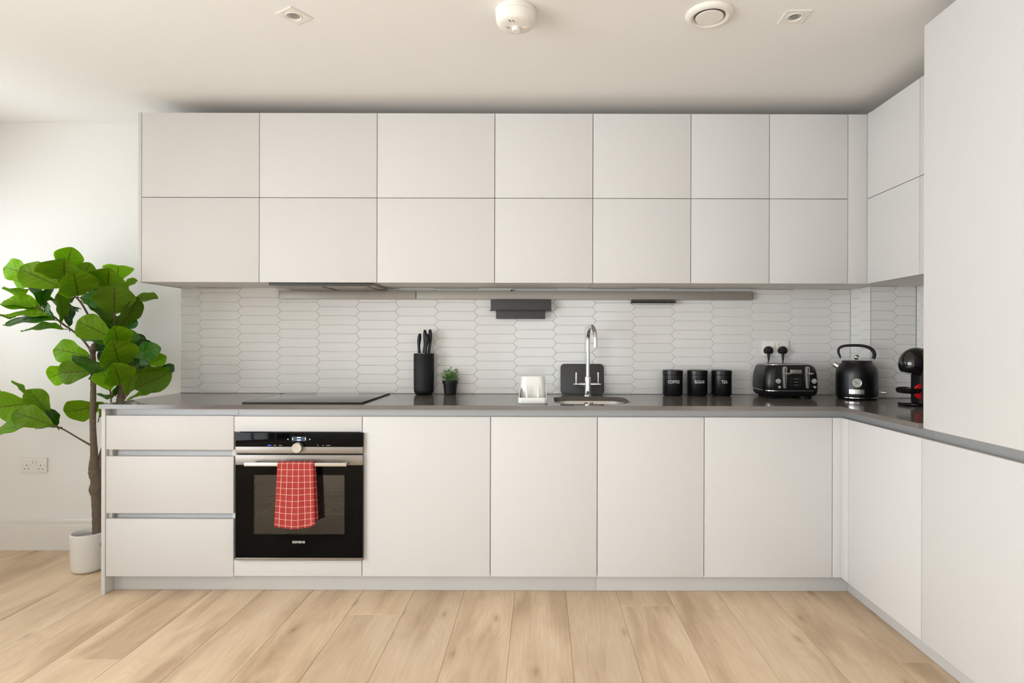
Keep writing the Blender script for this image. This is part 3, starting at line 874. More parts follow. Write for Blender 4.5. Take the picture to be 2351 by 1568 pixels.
OX0, OX1 = ox(540), ox(833)
MB().box(OX0 + 0.012, OX1 - 0.012, YD + 0.0, 2.79, ZO0 + 0.006, oz(1092)).box(OX0 + 0.024, OX1 - 0.024, 2.79, 3.30, ZO0 + 0.006, ZO0 + 0.03) \
    .box(OX0 + 0.024, OX0 + 0.06, 2.79, 3.30, ZO0 + 0.03, ZO1 - 0.01).box(OX1 - 0.06, OX1 - 0.024, 2.79, 3.30, ZO0 + 0.03, ZO1 - 0.01) \
    .box(OX0 + 0.06, OX1 - 0.06, 3.27, 3.30, ZO0 + 0.03, ZO1 - 0.01).box(OX0 + 0.06, OX1 - 0.06, 2.79, 3.27, oz(1075), ZO1 - 0.01)
# casing: open box behind the door
mb = MB().box(OX0 + 0.024, OX0 + 0.060, 2.768, 3.27, ZO0 + 0.03, ZO1 - 0.01).box(OX1 - 0.060, OX1 - 0.024, 2.768, 3.27, ZO0 + 0.03, ZO1 - 0.01)
mb.box(OX0 + 0.024, OX1 - 0.024, 3.27, 3.30, ZO0 + 0.008, ZO1 - 0.01).box(OX0 + 0.024, OX1 - 0.024, 2.768, 3.27, ZO0 + 0.008, ZO0 + 0.05)
mb.box(OX0 + 0.060, OX1 - 0.060, 2.768, 3.27, oz(1080), ZO1 - 0.01)
mb.build('casing', M['cavity'], u, smooth=False)
# door of black glass with a window opening
wx0, wx1, wz0, wz1 = ox(582.3), ox(790.8), oz(1227), oz(1090.5)
dz0, dz1 = oz(1280.5), oz(1067.8)
mb = MB().box(OX0 + 0.001, wx0, YO, 2.766, dz0, dz1).box(wx1, OX1 - 0.001, YO, 2.766, dz0, dz1)
mb.box(wx0, wx1, YO, 2.766, dz0, wz0).box(wx0, wx1, YO, 2.766, wz1, dz1)
door = mb.build('door', M['oven_glass'], u, smooth=False)
MB().box(wx0, wx1, YO + 0.0008, YO + 0.004, wz0, wz1).build('window_pane', M['oven_pane'], door, smooth=False)
MB().box(OX0 + 0.001, OX1 - 0.001, YO - 0.002, 2.766, dz1 + 0.0006, oz(1044.6), bev=0.0012).build('steel_band', M['steel'], door)
MB().box(OX0 + 0.001, OX1 - 0.001, YO - 0.001, 2.766, ZO0, dz0 - 0.0006, bev=0.0008).build('lower_trim', M['steel'], door)
YH = 2.700
hx0, hx1 = P(560, 1067, YH).x, P(795, 1067, YH).x; hz1, hz0 = P(680, 1062.8, YH).z, P(680, 1070.8, YH).z
mb = MB().box(hx0, hx1, YH, YH + 0.014, hz0, hz1, bev=0.0012)
for xx in (hx0 + 0.03, hx1 - 0.012):
    mb.box(xx - 0.011, xx + 0.011, YH + 0.012, YO - 0.0022, hz0 + 0.001, hz1 - 0.001, bev=0.001)
mb.build('handle', M['satin'], door)
mb = MB(); text_mb(mb, 'SIEMENS', 0.0112, lambda x, y, d: (P(685.5, 1247.3, YO).x + x, YO - 0.0003, oz(1247.3) + y), width=P(700.2, 0, YO).x - P(671, 0, YO).x, bold=0.02)
mb.build('lettering', M['print'], door, smooth=False)
# control panel
cp = MB().box(OX0 + 0.001, OX1 - 0.001, YO, 2.766, oz(1025.6), ZO1 - 0.001, bev=0.0008).build('control_panel', M['oven_glass'], u)
MB().box(OX0 + 0.001, OX1 - 0.001, YO - 0.001, 2.766, oz(1040.8), oz(1025.9), bev=0.0008).build('steel_strip', M['steel'], cp)
MB().box(OX0 + 0.004, OX1 - 0.004, YO + 0.008, 2.766, oz(1044.4), oz(1041.0)).build('gap_trim', M['dark_slot'], u, smooth=False)
k_ = P(685, 1026.8, YO)
MB().lathe([(0.0245, 0), (0.0245, -0.002), (0.0232, -0.018), (0.0222, -0.020), (0.001, -0.0195)], (k_.x, YO - 0.001, k_.z), 40, 'Y').build('rotary_knob', M['satin'], cp)
d0, d1 = P(670, 1012.8, YO), P(703, 1002.5, YO)
sc_ = MB().box(d0.x, d1.x, YO - 0.0006, YO, d0.z, d1.z).build('display', M['screen'], cp, smooth=False)
mb = MB()
for yy in (1004.6, 1010.2):
    a_, b_ = P(682, yy + 1.0, YO), P(690.5, yy - 1.0, YO)
    mb.box(a_.x, b_.x, YO - 0.0009, YO - 0.0005, a_.z, b_.z)
text_mb(mb, '<', 0.0065, lambda x, y, d: (P(661, 1010, YO).x + x, YO - 0.0004, oz(1010) + y))
text_mb(mb, '>', 0.0065, lambda x, y, d: (P(711.5, 1010, YO).x + x, YO - 0.0004, oz(1010) + y))
for (xx0, xx1) in ((671.2, 672.6), (700.6, 702)):
    a_, b_ = P(xx0, 1010, YO), P(xx1, 1005, YO); mb.box(a_.x, b_.x, YO - 0.0009, YO - 0.0005, a_.z, b_.z)
mb.build('display_symbols', M['screen_text'], cp, smooth=False)
a_, b_ = P(614.5, 1023.2, YO), P(623, 1021.4, YO)
MB().box(a_.x, b_.x, YO - 0.0005, YO, a_.z, b_.z).build('blue_touch_mark', M['blue_mark'], cp, smooth=False)
mb = MB()
for xx0, xx1 in ((627.5, 634.5), (644.5, 648), (749, 758.5), (740, 743.5)):
    a_, b_ = P(xx0, 1023, YO), P(xx1, 1021.8, YO); mb.box(a_.x, b_.x, YO - 0.0005, YO, a_.z, b_.z)
for xx in (642.2, 729.8):
    a_ = P(xx, 1022.3, YO); mb.lathe([(0.0030, 0), (0.0030, -0.0005), (0.0020, -0.0005), (0.0020, 0)], (a_.x, YO, a_.z), 16, 'Y', False, False)
mb.build('touch_marks', M['grey_mark'], cp, smooth=False)
# wire racks inside
for yy, kk in ((1154, 0.15), (1180, 0.10)):
    mb = MB(); zz_ = P(686, yy, 2.83).z
    xA, xB = OX0 + 0.064, OX1 - 0.064
    for yv in (2.83, 2.95, 3.07, 3.19):
        mb.tube([(xA, yv, zz_), (xB, yv, zz_)], 0.0018, 6)
    for i in range(14):
        xx = xA + (xB - xA) * (i + 0.5) / 14
        mb.tube([(xx, 2.832, zz_ + 0.001), (xx, 3.19, zz_ + 0.001)], 0.0012, 5)
    mb.build('wire_rack', M['wire'], u)

# ------------------------------------------------------------------ towel
def towel():
    mb = MB()
    xl, xr = P(638.5, 1061, YH).x, P(721, 1061, YH).x
    yF, yK = YH - 0.0055, YH + 0.0195
    zt_ = hz1 + 0.004
    Lf, Lb = 0.290, 0.262
    path = []
    nf = 26
    for i in range(nf + 1):
        path.append((yF, zt_ - 0.006 - Lf * (1 - i / nf), -Lf * (1 - i / nf)))
    for i in range(1, 8):
        a = PI * i / 8
        path.append(((yF + yK) / 2 - (yK - yF) / 2 * math.cos(a), zt_ - 0.006 + 0.006 * math.sin(a), 0.026 * i / 8))
    for i in range(0, nf + 1):
        path.append((yK, zt_ - 0.006 - Lb * i / nf, 0.026 + Lb * i / nf))
    nu = 22; vs = []; uvs = []
    for j, (y, z, s) in enumerate(path):
        fr = min(1, max(0, -s / Lf)); bk = min(1, max(0, (s - 0.026) / Lb))
        for i in range(nu + 1):
            t = i / nu
            flare = 0.014 * fr
            x = xl + (xr - xl) * t + (-flare * (1 - t) + 0.010 * t * fr) + 0.013 * bk
            wv = 0.0035 * fr * (math.sin(t * 9.0 + 0.6) + 0.6 * math.sin(t * 17 + fr * 2.0)) - 0.004 * fr
            zz_ = z
            if fr > 0: zz_ -= 0.010 * fr * math.sin(t * 3.1 + 0.1) - 0.004 * fr
            if fr > 0.9 and t > 0.9: zz_ += 0.006
            vs.append((x, y + (wv if s <= 0 else 0), zz_)); uvs.append((t * (xr - xl) * 1.02, s + 1.4))
    fs = []
    for j in range(len(path) - 1):
        for i in range(nu):
            a = j * (nu + 1) + i
            fs.append((a, a + 1, a + nu + 2, a + nu + 1))
    mb.add(vs, fs)
    o = mb.build('tea_towel', M['towel'])
    uvl = o.data.uv_layers.new(name='UVMap')
    for l in o.data.loops: uvl.data[l.index].uv = uvs[l.vertex_index]
    s = o.modifiers.new('thickness', 'SOLIDIFY'); s.thickness = 0.0035; s.offset = 0
    tag(o, 'red tea towel with thin white checks hanging over the oven handle', 'towel')


towel()

# ------------------------------------------------------------------ sockets
def socket(cx_, cz_, yb, label, plugged):
    u = thing('double_socket', label, 'socket', (cx_, yb - 0.005, cz_))
    MB().box(cx_ - 0.073, cx_ + 0.073, yb - 0.0095, yb, cz_ - 0.043, cz_ + 0.043, bev=0.003).build('faceplate', M['white_plastic'], u)
    for s_ in (-1, 1):
        x = cx_ + s_ * 0.010
        MB().box(x - 0.006, x + 0.006, yb - 0.0135, yb - 0.0093, cz_ + 0.008, cz_ + 0.030, bev=0.0012).build('rocker_switch', M['white_plastic'], u)
        mb = MB(); hx_ = cx_ + s_ * 0.040
        mb.box(hx_ - 0.002, hx_ + 0.002, yb - 0.0098, yb - 0.0092, cz_ - 0.004, cz_ + 0.004)
        for q in (-1, 1): mb.box(hx_ + q * 0.011 - 0.0032, hx_ + q * 0.011 + 0.0032, yb - 0.0098, yb - 0.0092, cz_ - 0.021, cz_ - 0.017)
        for q in (-0.020, 0.020): mb.box(hx_ + q - 0.0015, hx_ + q + 0.0015, yb - 0.0099, yb - 0.0092, cz_ - 0.001, cz_ + 0.002)
        mb.build('pin_holes', M['dark_slot'], u, smooth=False)
    return u


sl = P(78.7, 1068, YB - 0.005)
socket(sl.x, sl.z, YB - 0.0005, 'white double socket on the bare wall left of the fig tree trunk', False)
sr = P(1780, 799.4, YB - 0.01)
YS = YB - 0.0085
socket(sr.x, sr.z, YS, 'white double socket on the tiles above the toaster', True)
for px, lb, to in ((1765.2, 'black plug and cord in the socket outlet nearer the canisters', (-0.002, 0.0)), (1798.0, 'black plug and cord in the socket outlet nearer the kettle', (0.008, 0.0))):
    p = P(px, 804, YS - 0.03)
    u = thing('plug', lb, 'plug', (p.x, YS - 0.01, p.z), 0, 'plugs above the toaster')
    hl = [(0.006, -0.0205), (0.0150, -0.0195), (0.0205, -0.0165), (0.0242, -0.0105), (0.0250, -0.0020), (0.0230, 0.0060), (0.0190, 0.0125), (0.0140, 0.0170), (0.0080, 0.0208), (0.0020, 0.0222)]
    outl = hl + [(-a, b) for a, b in reversed(hl)]
    rings = []
    for k, y in ((0.92, YS - 0.0103), (1.0, YS - 0.014), (1.0, YS - 0.030), (0.86, YS - 0.040), (0.6, YS - 0.043)):
        rings.append([(p.x + a * k, y, p.z + b * k) for a, b in outl])
    MB().loft(rings).build('plug_body', M['black_soft'], u, angle=45)
    q = [(p.x, YS - 0.026, p.z - 0.014), (p.x, YS - 0.027, p.z - 0.040), (p.x + 0.0005, YS - 0.027, p.z - 0.058)]
    MB().tube(q, [0.0085, 0.0065, 0.0050], 10).build('strain_relief', M['black_soft'], u)
    q = [(p.x, YS - 0.027, p.z - 0.057), (p.x + to[0] * 0.5, YS - 0.020, p.z - 0.075), (p.x + to[0], YS - 0.012, p.z - 0.10), (p.x + to[0], YS - 0.008, p.z - 0.18), (p.x + to[0], YS - 0.006, ZW1 + 0.004)]
    MB().tube(q, 0.0030, 8).build('cord', M['black_soft'], u)

# ------------------------------------------------------------------ knife block and knives
kb = P(973, 908, 3.303); kx, ky = kb.x, 3.303
u = thing('knife_block', 'round black ribbed knife block standing against the tiles', 'knife block', (kx, ky, ZW1))
rib = lambda a, r, z: 1 - (0.022 if (0.02 < z - ZW1 < 0.222) else 0) * (0.5 + 0.5 * math.cos(a * 56))
prof = [(0.040, ZW1 + 0.0004), (0.046, ZW1 + 0.003), (0.051, ZW1 + 0.012), (0.0545, ZW1 + 0.0199), (0.0550, ZW1 + 0.03), (0.0558, ZW1 + 0.12), (0.0562, ZW1 + 0.221), (0.0562, ZW1 + 0.2228), (0.0555, ZW1 + 0.2295), (0.0525, ZW1 + 0.2300), (0.0520, ZW1 + 0.222)]
MB().lathe(prof, (kx, ky, 0), 224, rfun=rib, cap1=False).build('holder', M['black_soft'], u, angle=60)
mb = MB().lathe([(0.0515, ZW1 + 0.150), (0.0518, ZW1 + 0.2225)], (kx, ky, 0), 40)
mb.build('bristle_insert', M['black_matt'], u)
kn = [(964, 765.5, 3.290, 0.003, -0.004), (975.5, 757, 3.300, 0.006, 0.002), (980, 766, 3.275, 0.010, 0.004), (987.5, 756, 3.300, 0.008, 0.000)]
klab = ['short black-handled knife, the one leaning out alone on the left of the block',
        'black-handled knife in the middle of the block, behind its neighbour',
        'black-handled knife standing in front in the block',
        'tallest black-handled knife at the right of the block']
for (px, py, yy, lean, bend), lb in zip(kn, klab):
    tp = P(px, py, yy); zb_ = ZW1 + 0.2228
    u = thing('kitchen_knife', lb, 'knife', (tp.x - lean, yy, zb_), 0, 'knives in the black block')
    n = 9; pts = []; rd = []
    for i in range(n):
        t = i / (n - 1)
        pts.append((tp.x - lean + lean * t + 0.004 * math.sin(t * PI) * (-1 if bend < 0 else 1), yy, zb_ + 0.008 + (tp.z - zb_ - 0.012) * t))
        rd.append(0.0075 + 0.0035 * t + 0.0012 * math.cos(t * 9))
    rd[-1] *= 0.75; rd.append(rd[-1] * 0.5); pts.append((pts[-1][0], yy, pts[-1][2] + 0.004))
    MB().tube(pts, rd, 12, flat=1.25).build('handle', M['black_matt'], u, angle=60)
    MB().box(tp.x - lean - 0.008, tp.x - lean + 0.008, yy - 0.003, yy + 0.003, zb_ - 0.006, zb_ + 0.010, bev=0.001).build('bolster', M['satin'], u)

# ------------------------------------------------------------------ potted herb
hp = P(1033.5, 907, 3.30); hx_, hy_ = hp.x, 3.300
u = thing('potted_herb', 'small green herb in a black plastic pot beside the knife block', 'plant', (hx_, hy_, ZW1))
MB().lathe([(0.031, ZW1 + 0.0004), (0.0325, ZW1 + 0.002), (0.0385, ZW1 + 0.062), (0.0425, ZW1 + 0.063), (0.0435, ZW1 + 0.079), (0.0405, ZW1 + 0.079), (0.0390, ZW1 + 0.068)], (hx_, hy_, 0), 40, cap1=False) \
    .build('pot', M['black_soft'], u)
MB().lathe([(0.030, ZW1 + 0.045), (0.0390, ZW1 + 0.069), (0.001, ZW1 + 0.072)], (hx_, hy_, 0), 24).build('soil', M['dark_slot'], u)
rr = random.Random(5); mb = MB(); st = MB()


def small_leaf(mb, b, d, ln, wd):
    d = d.normalized(); side = d.cross(Vector((rr.uniform(-.4, .4), rr.uniform(-.4, .4), 1))).normalized(); n = side.cross(d).normalized()
    vs = []; K = 5
    for i in range(K + 1):
        t = i / K; h = wd * math.sin(PI * min(1, t ** 0.85)) ** 0.8 * 0.5 if 0 < t < 1 else 0.0004
        c = b + d * ln * t - n * (0.35 * ln * t * t * 0.5)
        vs += [c - side * h + n * h * 0.35, c, c + side * h + n * h * 0.35]
    fs = []
    for i in range(K):
        fs += [(3 * i, 3 * i + 1, 3 * i + 4, 3 * i + 3), (3 * i + 1, 3 * i + 2, 3 * i + 5, 3 * i + 4)]
    mb.add(vs, fs)


for i in range(26):
    a = rr.uniform(0, 2 * PI); rad = rr.uniform(0.0, 0.030)
    b0 = Vector((hx_ + 0.4 * rad * math.cos(a), hy_ + 0.4 * rad * math.sin(a), ZW1 + 0.068))
    outw = rr.uniform(0.1, 1.0)
    tipz = ZW1 + rr.uniform(0.100, 0.150) - 0.02 * outw
    tp = Vector((hx_ + (rad + 0.022 * outw) * math.cos(a), hy_ + (rad + 0.018 * outw) * math.sin(a), tipz))
    st.tube([b0, (b0 + tp) / 2 + Vector((0, 0, 0.008)), tp], 0.0009, 5)
    for k in range(7):
        q = b0.lerp(tp, 0.45 + 0.55 * k / 6)
        a2 = a + rr.uniform(-1.8, 1.8)
        dv = Vector((math.cos(a2), math.sin(a2), rr.uniform(-0.1, 0.9)))
        q2 = q + dv.normalized() * 0.028
        if q2.y > 3.352: dv.y = -abs(dv.y)
        small_leaf(mb, q, dv, rr.uniform(0.016, 0.028), rr.uniform(0.008, 0.013))
st.build('stems', M['herb'], u)
mb.keep = True
mb.build('foliage', M['herb'], u, angle=80)

# ------------------------------------------------------------------ utensil caddy
cdy = P(1223, 928, 2.82)
u = thing('utensil_caddy', 'off-white plastic utensil caddy with two pegs beside the sink', 'caddy', (cdy.x, 2.88, ZW1))
cx_ = cdy.x; yf_ = 2.812
hw_ = 34.2 * yf_ / F
# tray: low rounded wall with floor
mb = MB()
ty = yf_ + 0.065; hd = 0.065
mb.loft([rrect(cx_, ty, hw_ - 0.003, hd - 0.003, 0.018, ZW1 + 0.0004), rrect(cx_, ty, hw_, hd, 0.02, ZW1 + 0.004), rrect(cx_, ty, hw_ - 0.002, hd, 0.02, ZW1 + 0.028),
         rrect(cx_, ty, hw_ - 0.0035, hd - 0.0015, 0.019, ZW1 + 0.030), rrect(cx_, ty, hw_ - 0.006, hd - 0.004, 0.017, ZW1 + 0.028), rrect(cx_, ty, hw_ - 0.008, hd - 0.006, 0.016, ZW1 + 0.010)])
mb.build('tray', M['caddy'], u, angle=50)
# cup behind, tapering upwards
mb = MB(); cyy = yf_ + 0.092; ctop = P(1223, 863.3, 2.90).z
rings = []
for t, k in ((0.0, 1.0), (0.30, 0.965), (0.62, 0.94), (0.97, 0.875), (1.0, 0.865)):
    rings.append(rrect(cx_, cyy, (hw_ - 0.006) * k, 0.036 * (0.85 + 0.15 * k), 0.030, ZW1 + 0.011 + (ctop - ZW1 - 0.011) * t, 8))
rings.append(rrect(cx_, cyy, (hw_ - 0.006) * 0.865 - 0.003, 0.031, 0.026, ctop - 0.001, 8))
rings.append(rrect(cx_, cyy, (hw_ - 0.006) * 0.94 - 0.004, 0.031, 0.026, ZW1 + 0.016, 8))
mb.loft(rings).build('cup', M['caddy'], u, angle=50)
for px in (1210.2, 1236.0):
    q = P(px, 900, yf_ + 0.035)
    MB().lathe([(0.0085, ZW1 + 0.012), (0.0078, ZW1 + 0.030), (0.0045, ZW1 + 0.070), (0.003, ZW1 + 0.084), (0.0008, ZW1 + 0.087)], (q.x, yf_ + 0.036, 0), 16).build('peg', M['caddy'], u)
for s_ in (-1, 1):      # sloping side wings from the tray up to the cup
    xx = cx_ + s_ * (hw_ - 0.0045)
    pr = [(yf_ + 0.012, ZW1 + 0.026), (yf_ + 0.060, ZW1 + 0.072), (yf_ + 0.085, ZW1 + 0.078), (yf_ + 0.085, ZW1 + 0.02), (yf_ + 0.012, ZW1 + 0.02)]
    k = lambda z: xx - s_ * 0.12 * (z - ZW1 - 0.02)
    MB().loft([[(k(z) - 0.0015, y, z) for y, z in pr], [(k(z) + 0.0015, y, z) for y, z in pr]]).build('side_wing', M['caddy'], u, smooth=False)

# ------------------------------------------------------------------ dark board leaning behind the tap
a_, b_ = P(1287, 871, 3.325), P(1387, 871, 3.325); bw = b_.x - a_.x
z_t = P(1337, 835.5, 3.335).z
mb = MB(); hb = z_t - ZW1 - 0.001
pts = [(p_[0], p_[1]) for p_ in rrect(0, 0, bw / 2, hb / 2, 0.022, 0, 6)]
ring = lambda d, k: [((a_.x + b_.x) / 2 + x * k, 3.315 + (y + hb / 2) * 0.17 + d, ZW1 + 0.0008 + hb / 2 + y * k + 0.0) for x, y in pts]
mb.loft([ring(0.0, 0.985), ring(0.0012, 1), ring(0.0065, 1), ring(0.0077, 0.985)])
tag(mb.build('chopping_board', M['board'], angle=40), 'charcoal chopping board with rounded corners leaning behind the tap', 'board')

# ------------------------------------------------------------------ tap
tx, ty_ = P(1349.3, 900, 3.27).x, 3.27
u = thing('mixer_tap', 'tall chrome swan-neck tap with two levers behind the sink', 'tap', (tx, ty_, ZW1))
MB().lathe([(0.0235, ZW1 + 0.0003), (0.0235, ZW1 + 0.004), (0.0195, ZW1 + 0.007), (0.0180, ZW1 + 0.009), (0.0180, ZW1 + 0.098), (0.0172, ZW1 + 0.1035), (0.012, ZW1 + 0.106)], (tx, ty_, 0), 32).build('body', M['chrome'], u)
ex, ey = P(1366.8, 797, 3.115).x, 3.115
za_ = 1.192; pts = [(tx, ty_, ZW1 + 0.100), (tx, ty_, 1.05), (tx, ty_, 1.14)]
for i in range(0, 25):
    a = PI * i / 24
    t = (1 - math.cos(a)) / 2
    pts.append((tx + (ex - tx) * t, ty_ + (ey - ty_) * t, za_ + 0.080 * math.sin(a)))
pts.append((ex, ey, P(1366.8, 797, 3.115).z))
MB().tube(pts, 0.0115, 20).build('spout', M['chrome'], u, angle=60)
zc_ = P(1349, 882.3, 3.27).z
for s_, pe, lx in ((-1, 1316.8, 1322.8), (1, 1379.0, 1373.4)):
    e = P(pe, 882, 3.27).x; l_ = P(lx, 882, 3.27).x
    MB().tube([(tx + s_ * 0.012, ty_, zc_), (tx + s_ * 0.047, ty_, zc_)], 0.0092, 20).tube([(tx + s_ * 0.0465, ty_, zc_), (e, ty_, zc_)], 0.0056, 16).build('valve_arm', M['chrome'], u)
    MB().tube([(l_, ty_, zc_ + 0.003), (l_ - s_ * 0.0005, ty_ - 0.002, zc_ + 0.066)], [0.0042, 0.0048], 14).build('lever', M['chrome'], u)

# ------------------------------------------------------------------ canisters
for px, s_, wpx, tpx, lb in ((1544.2, 'COFFEE', 27.4, 1547.2, 'black canister lettered COFFEE on the worktop'),
                             (1600.8, 'SUGAR', 23.4, 1606.8, 'black canister lettered SUGAR on the worktop'),
                             (1656.5, 'TEA', 13.8, 1663.0, 'black canister lettered TEA on the worktop')):
    c = P(px, 905, 3.272); R = 0.0545; H = 0.1415
    u = thing('canister', lb, 'canister', (c.x, 3.272, ZW1), 0, 'black lettered canisters')
    MB().lathe([(0.0475, ZW1 + 0.0004), (0.0485, ZW1 + 0.0055), (0.0535, ZW1 + 0.0065), (R, ZW1 + 0.008), (R, ZW1 + 0.1155), (0.0530, ZW1 + 0.1165), (0.048, ZW1 + 0.1168)], (c.x, 3.272, 0), 64).build('body', M['black_matt'], u)
    MB().lathe([(0.0530, ZW1 + 0.1168), (R + 0.0008, ZW1 + 0.1182), (R + 0.0008, ZW1 + 0.1395), (R - 0.0008, ZW1 + H), (0.050, ZW1 + H), (0.0485, ZW1 + H - 0.002), (0.001, ZW1 + H - 0.002)], (c.x, 3.272, 0), 64).build('lid', M['black_matt'], u)
    vang = math.atan2(-3.272, -c.x)        # direction from the canister towards the camera
    dxp = (tpx - px) * 3.25 / F
    ang0 = vang + math.asin(dxp / R) 
    zt_ = P(px, 880.4, 3.22).z
    mb = MB()
    text_mb(mb, s_, 0.0172, lambda x, y, d, c=c, ang0=ang0: (c.x + (R + 0.0004) * math.cos(ang0 + x / R), 3.272 + (R + 0.0004) * math.sin(ang0 + x / R), zt_ + y),
            width=wpx * 3.22 / F * 1.02, bold=0.012)
    mb.build('lettering', M['print'], u, smooth=False)

# ------------------------------------------------------------------ toaster
TX, TY = 1.3315, 3.222
u = thing('toaster', 'black four-slot toaster with chrome levers and dials', 'toaster', (TX, TY, ZW1))
mb = MB()
W2, D2 = 0.1445, 0.119
def tr(k, z, r=0.048, dk=None): return rrect(TX, TY, W2 * k, D2 * (dk or k), r, z, 8)
z = ZW1
mb.loft([tr(0.985, z + 0.0445), tr(1.0, z + 0.050), tr(0.995, z + 0.09), tr(0.975, z + 0.125), tr(0.945, z + 0.150), tr(0.90, z + 0.166), tr(0.86, z + 0.173), tr(0.81, z + 0.1765)])
mb.build('shell', M['black_matt'], u, angle=60)
MB().loft([tr(0.80, z + 0.1755), tr(0.80, z + 0.1790), tr(0.785, z + 0.1805), tr(0.5, z + 0.1805)]).build('top_plate', M['satin'], u, angle=50)
mb = MB()
for yy in (-0.052, 0.036):
    for xx in (-0.102, 0.008):
        mb.box(TX + xx, TX + xx + 0.094, TY + yy, TY + yy + 0.016, z + 0.1806, z + 0.1812)
mb.build('bread_slot_openings', M['dark_slot'], u, smooth=False)
MB().loft([tr(1.0, z + 0.0395, 0.05), tr(1.02, z + 0.0405, 0.05), tr(1.02, z + 0.0440, 0.05), tr(1.0, z + 0.0450, 0.05)]).build('chrome_band', M['chrome'], u, angle=40)
MB().loft([tr(0.80, z + 0.010, 0.04), tr(0.90, z + 0.013, 0.045), tr(0.975, z + 0.024, 0.05), tr(1.0, z + 0.0398, 0.05)]).build('base', M['black_soft'], u, angle=60)
for sx_ in (-1, 1):
    for sy_ in (-1, 1):
        MB().lathe([(0.016, z + 0.0004), (0.018, z + 0.003), (0.020, z + 0.013)], (TX + sx_ * 0.095, TY + sy_ * 0.075, 0), 20).build('foot', M['black_soft'], u)
YTF_ = TY - D2 - 0.0002


def tp_(px, py): return P(px, py, YTF_)


for px in (1801.4, 1853.6):
    c = tp_(px, 865); zt_, zb_ = tp_(px, 841.5).z, tp_(px, 891).z
    mb = MB()
    n = 10; out = []
    wt_, wb_ = 0.0115, 0.0065
    for i in range(n + 1):
        a = PI * i / n; out.append((c.x + wt_ * math.cos(a), zt_ - wt_ + wt_ * math.sin(a)))
    out += [(c.x - wb_, zb_), (c.x + wb_, zb_)]
    mb.loft([[(x, YTF_ + 0.004, zz) for x, zz in out], [(x, YTF_ - 0.004, zz) for x, zz in out]], True, True)
    mb.build('lever_slot', M['bright'], u, angle=40)
    MB().box(c.x + 0.0005, c.x + 0.0050, YTF_ - 0.0046, YTF_ - 0.003, zb_ + 0.004, zt_ - 0.008).build('slot_gap', M['dark_slot'], u, smooth=False)
    k = tp_(px + 1.5, 857.8)
    lv = MB(Matrix.Translation((k.x, YTF_ - 0.020, k.z)) @ Matrix.Diagonal((1.0, 0.75, 0.32, 1)))
    lv.lathe([(0.001, -0.0205), (0.010, -0.018), (0.0175, -0.011), (0.0205, 0), (0.0175, 0.011), (0.010, 0.018), (0.001, 0.0205)], (0, 0, 0), 24)
    lv.X = Matrix.Identity(4)
    lv.tube([(k.x, YTF_ - 0.022, k.z), (k.x, YTF_ + 0.002, k.z)], 0.004, 10)
    lv.build('lever', M['satin'], u, angle=50)
c0, c1 = tp_(1814.3, 858), tp_(1840.8, 849)
MB().box(c0.x, c1.x, YTF_ - 0.0022, YTF_ + 0.003, c0.z, c1.z, bev=0.0012).build('badge_plate', M['satin'], u)
for px, off in ((1786.3, 0.0), (1868.6, 0.005)):
    c = tp_(px, 875)
    dl = MB().lathe([(0.0148, 0.010 + off), (0.0148, -0.003), (0.0134, -0.0058)], (c.x, YTF_, c.z), 32, 'Y').build('dial', M['chrome'], u)
    MB().lathe([(0.0122, 0), (0.0122, -0.0006), (0.001, -0.0006)], (c.x, YTF_ - 0.0058, c.z), 28, 'Y').build('dial_face', M['dial'], dl)
    MB().box(c.x - 0.001, c.x + 0.007, YTF_ - 0.0070, YTF_ - 0.0062, c.z - 0.006, c.z - 0.003).build('pointer', M['dark_slot'], dl, smooth=False)
for px, off in ((1789.3, 0.0), (1870.5, 0.006)):
    c = tp_(px, 888.8)
    MB().lathe([(0.0075, 0.010 + off), (0.0085, -0.003), (0.0072, -0.009), (0.003, -0.0105), (0.001, -0.0107)], (c.x, YTF_, c.z), 24, 'Y').build('knob', M['satin'], u)
mb = MB()
for py in (870.2, 877.3, 884.2):
    for px, w_ in ((1815.8, 0.5), (1822.3, 0.5), (1828.2, 3.0), (1834, 0.5), (1837.7, 0.5)):
        a_, b_ = tp_(px - w_, py + 0.5), tp_(px + w_, py - 0.5)
        mb.box(a_.x, b_.x, YTF_ - 0.0006, YTF_ + 0.001, a_.z, b_.z)
mb.build('indicator_marks', M['grey_mark'], u, smooth=False)

# ------------------------------------------------------------------ kettle (front turned to face the room's middle)
KX, KY = P(1966.8, 880, 3.115).x, 3.115
u = thing('kettle', 'black dome kettle with arched handle, round gauge and steel spout', 'kettle', (KX, KY, ZW1), -math.atan2(KX, KY))
L_ = dict(local=True)
MB().lathe([(0.094, 0.0135), (0.0985, 0.0155), (0.1000, 0.022), (0.1008, 0.06), (0.1008, 0.115), (0.0998, 0.135), (0.0972, 0.152), (0.0920, 0.166), (0.0850, 0.176), (0.0780, 0.184), (0.0735, 0.190), (0.0720, 0.195), (0.0718, 0.1985), (0.0705, 0.2000)], (0, 0, 0), 64).build('body', M['black_matt'], u, angle=50, **L_)
MB().lathe([(0.0700, 0.1990), (0.0712, 0.2002), (0.0700, 0.2015), (0.0640, 0.2020), (0.03, 0.2035), (0.001, 0.204)], (0, 0, 0), 48).build('lid', M['black_matt'], u, angle=50, **L_)
MB().lathe([(0.0985, 0.0095), (0.1015, 0.0105), (0.1015, 0.0135), (0.0985, 0.0145)], (0, 0, 0), 64).build('chrome_band', M['chrome'], u, **L_)
MB().lathe([(0.085, 0.0004), (0.092, 0.002), (0.0985, 0.0098)], (0, 0, 0), 48).build('base', M['black_soft'], u, **L_)
kbm = MB().tube([(0, 0, 0.2035), (0, 0, 0.2085)], 0.004, 12)
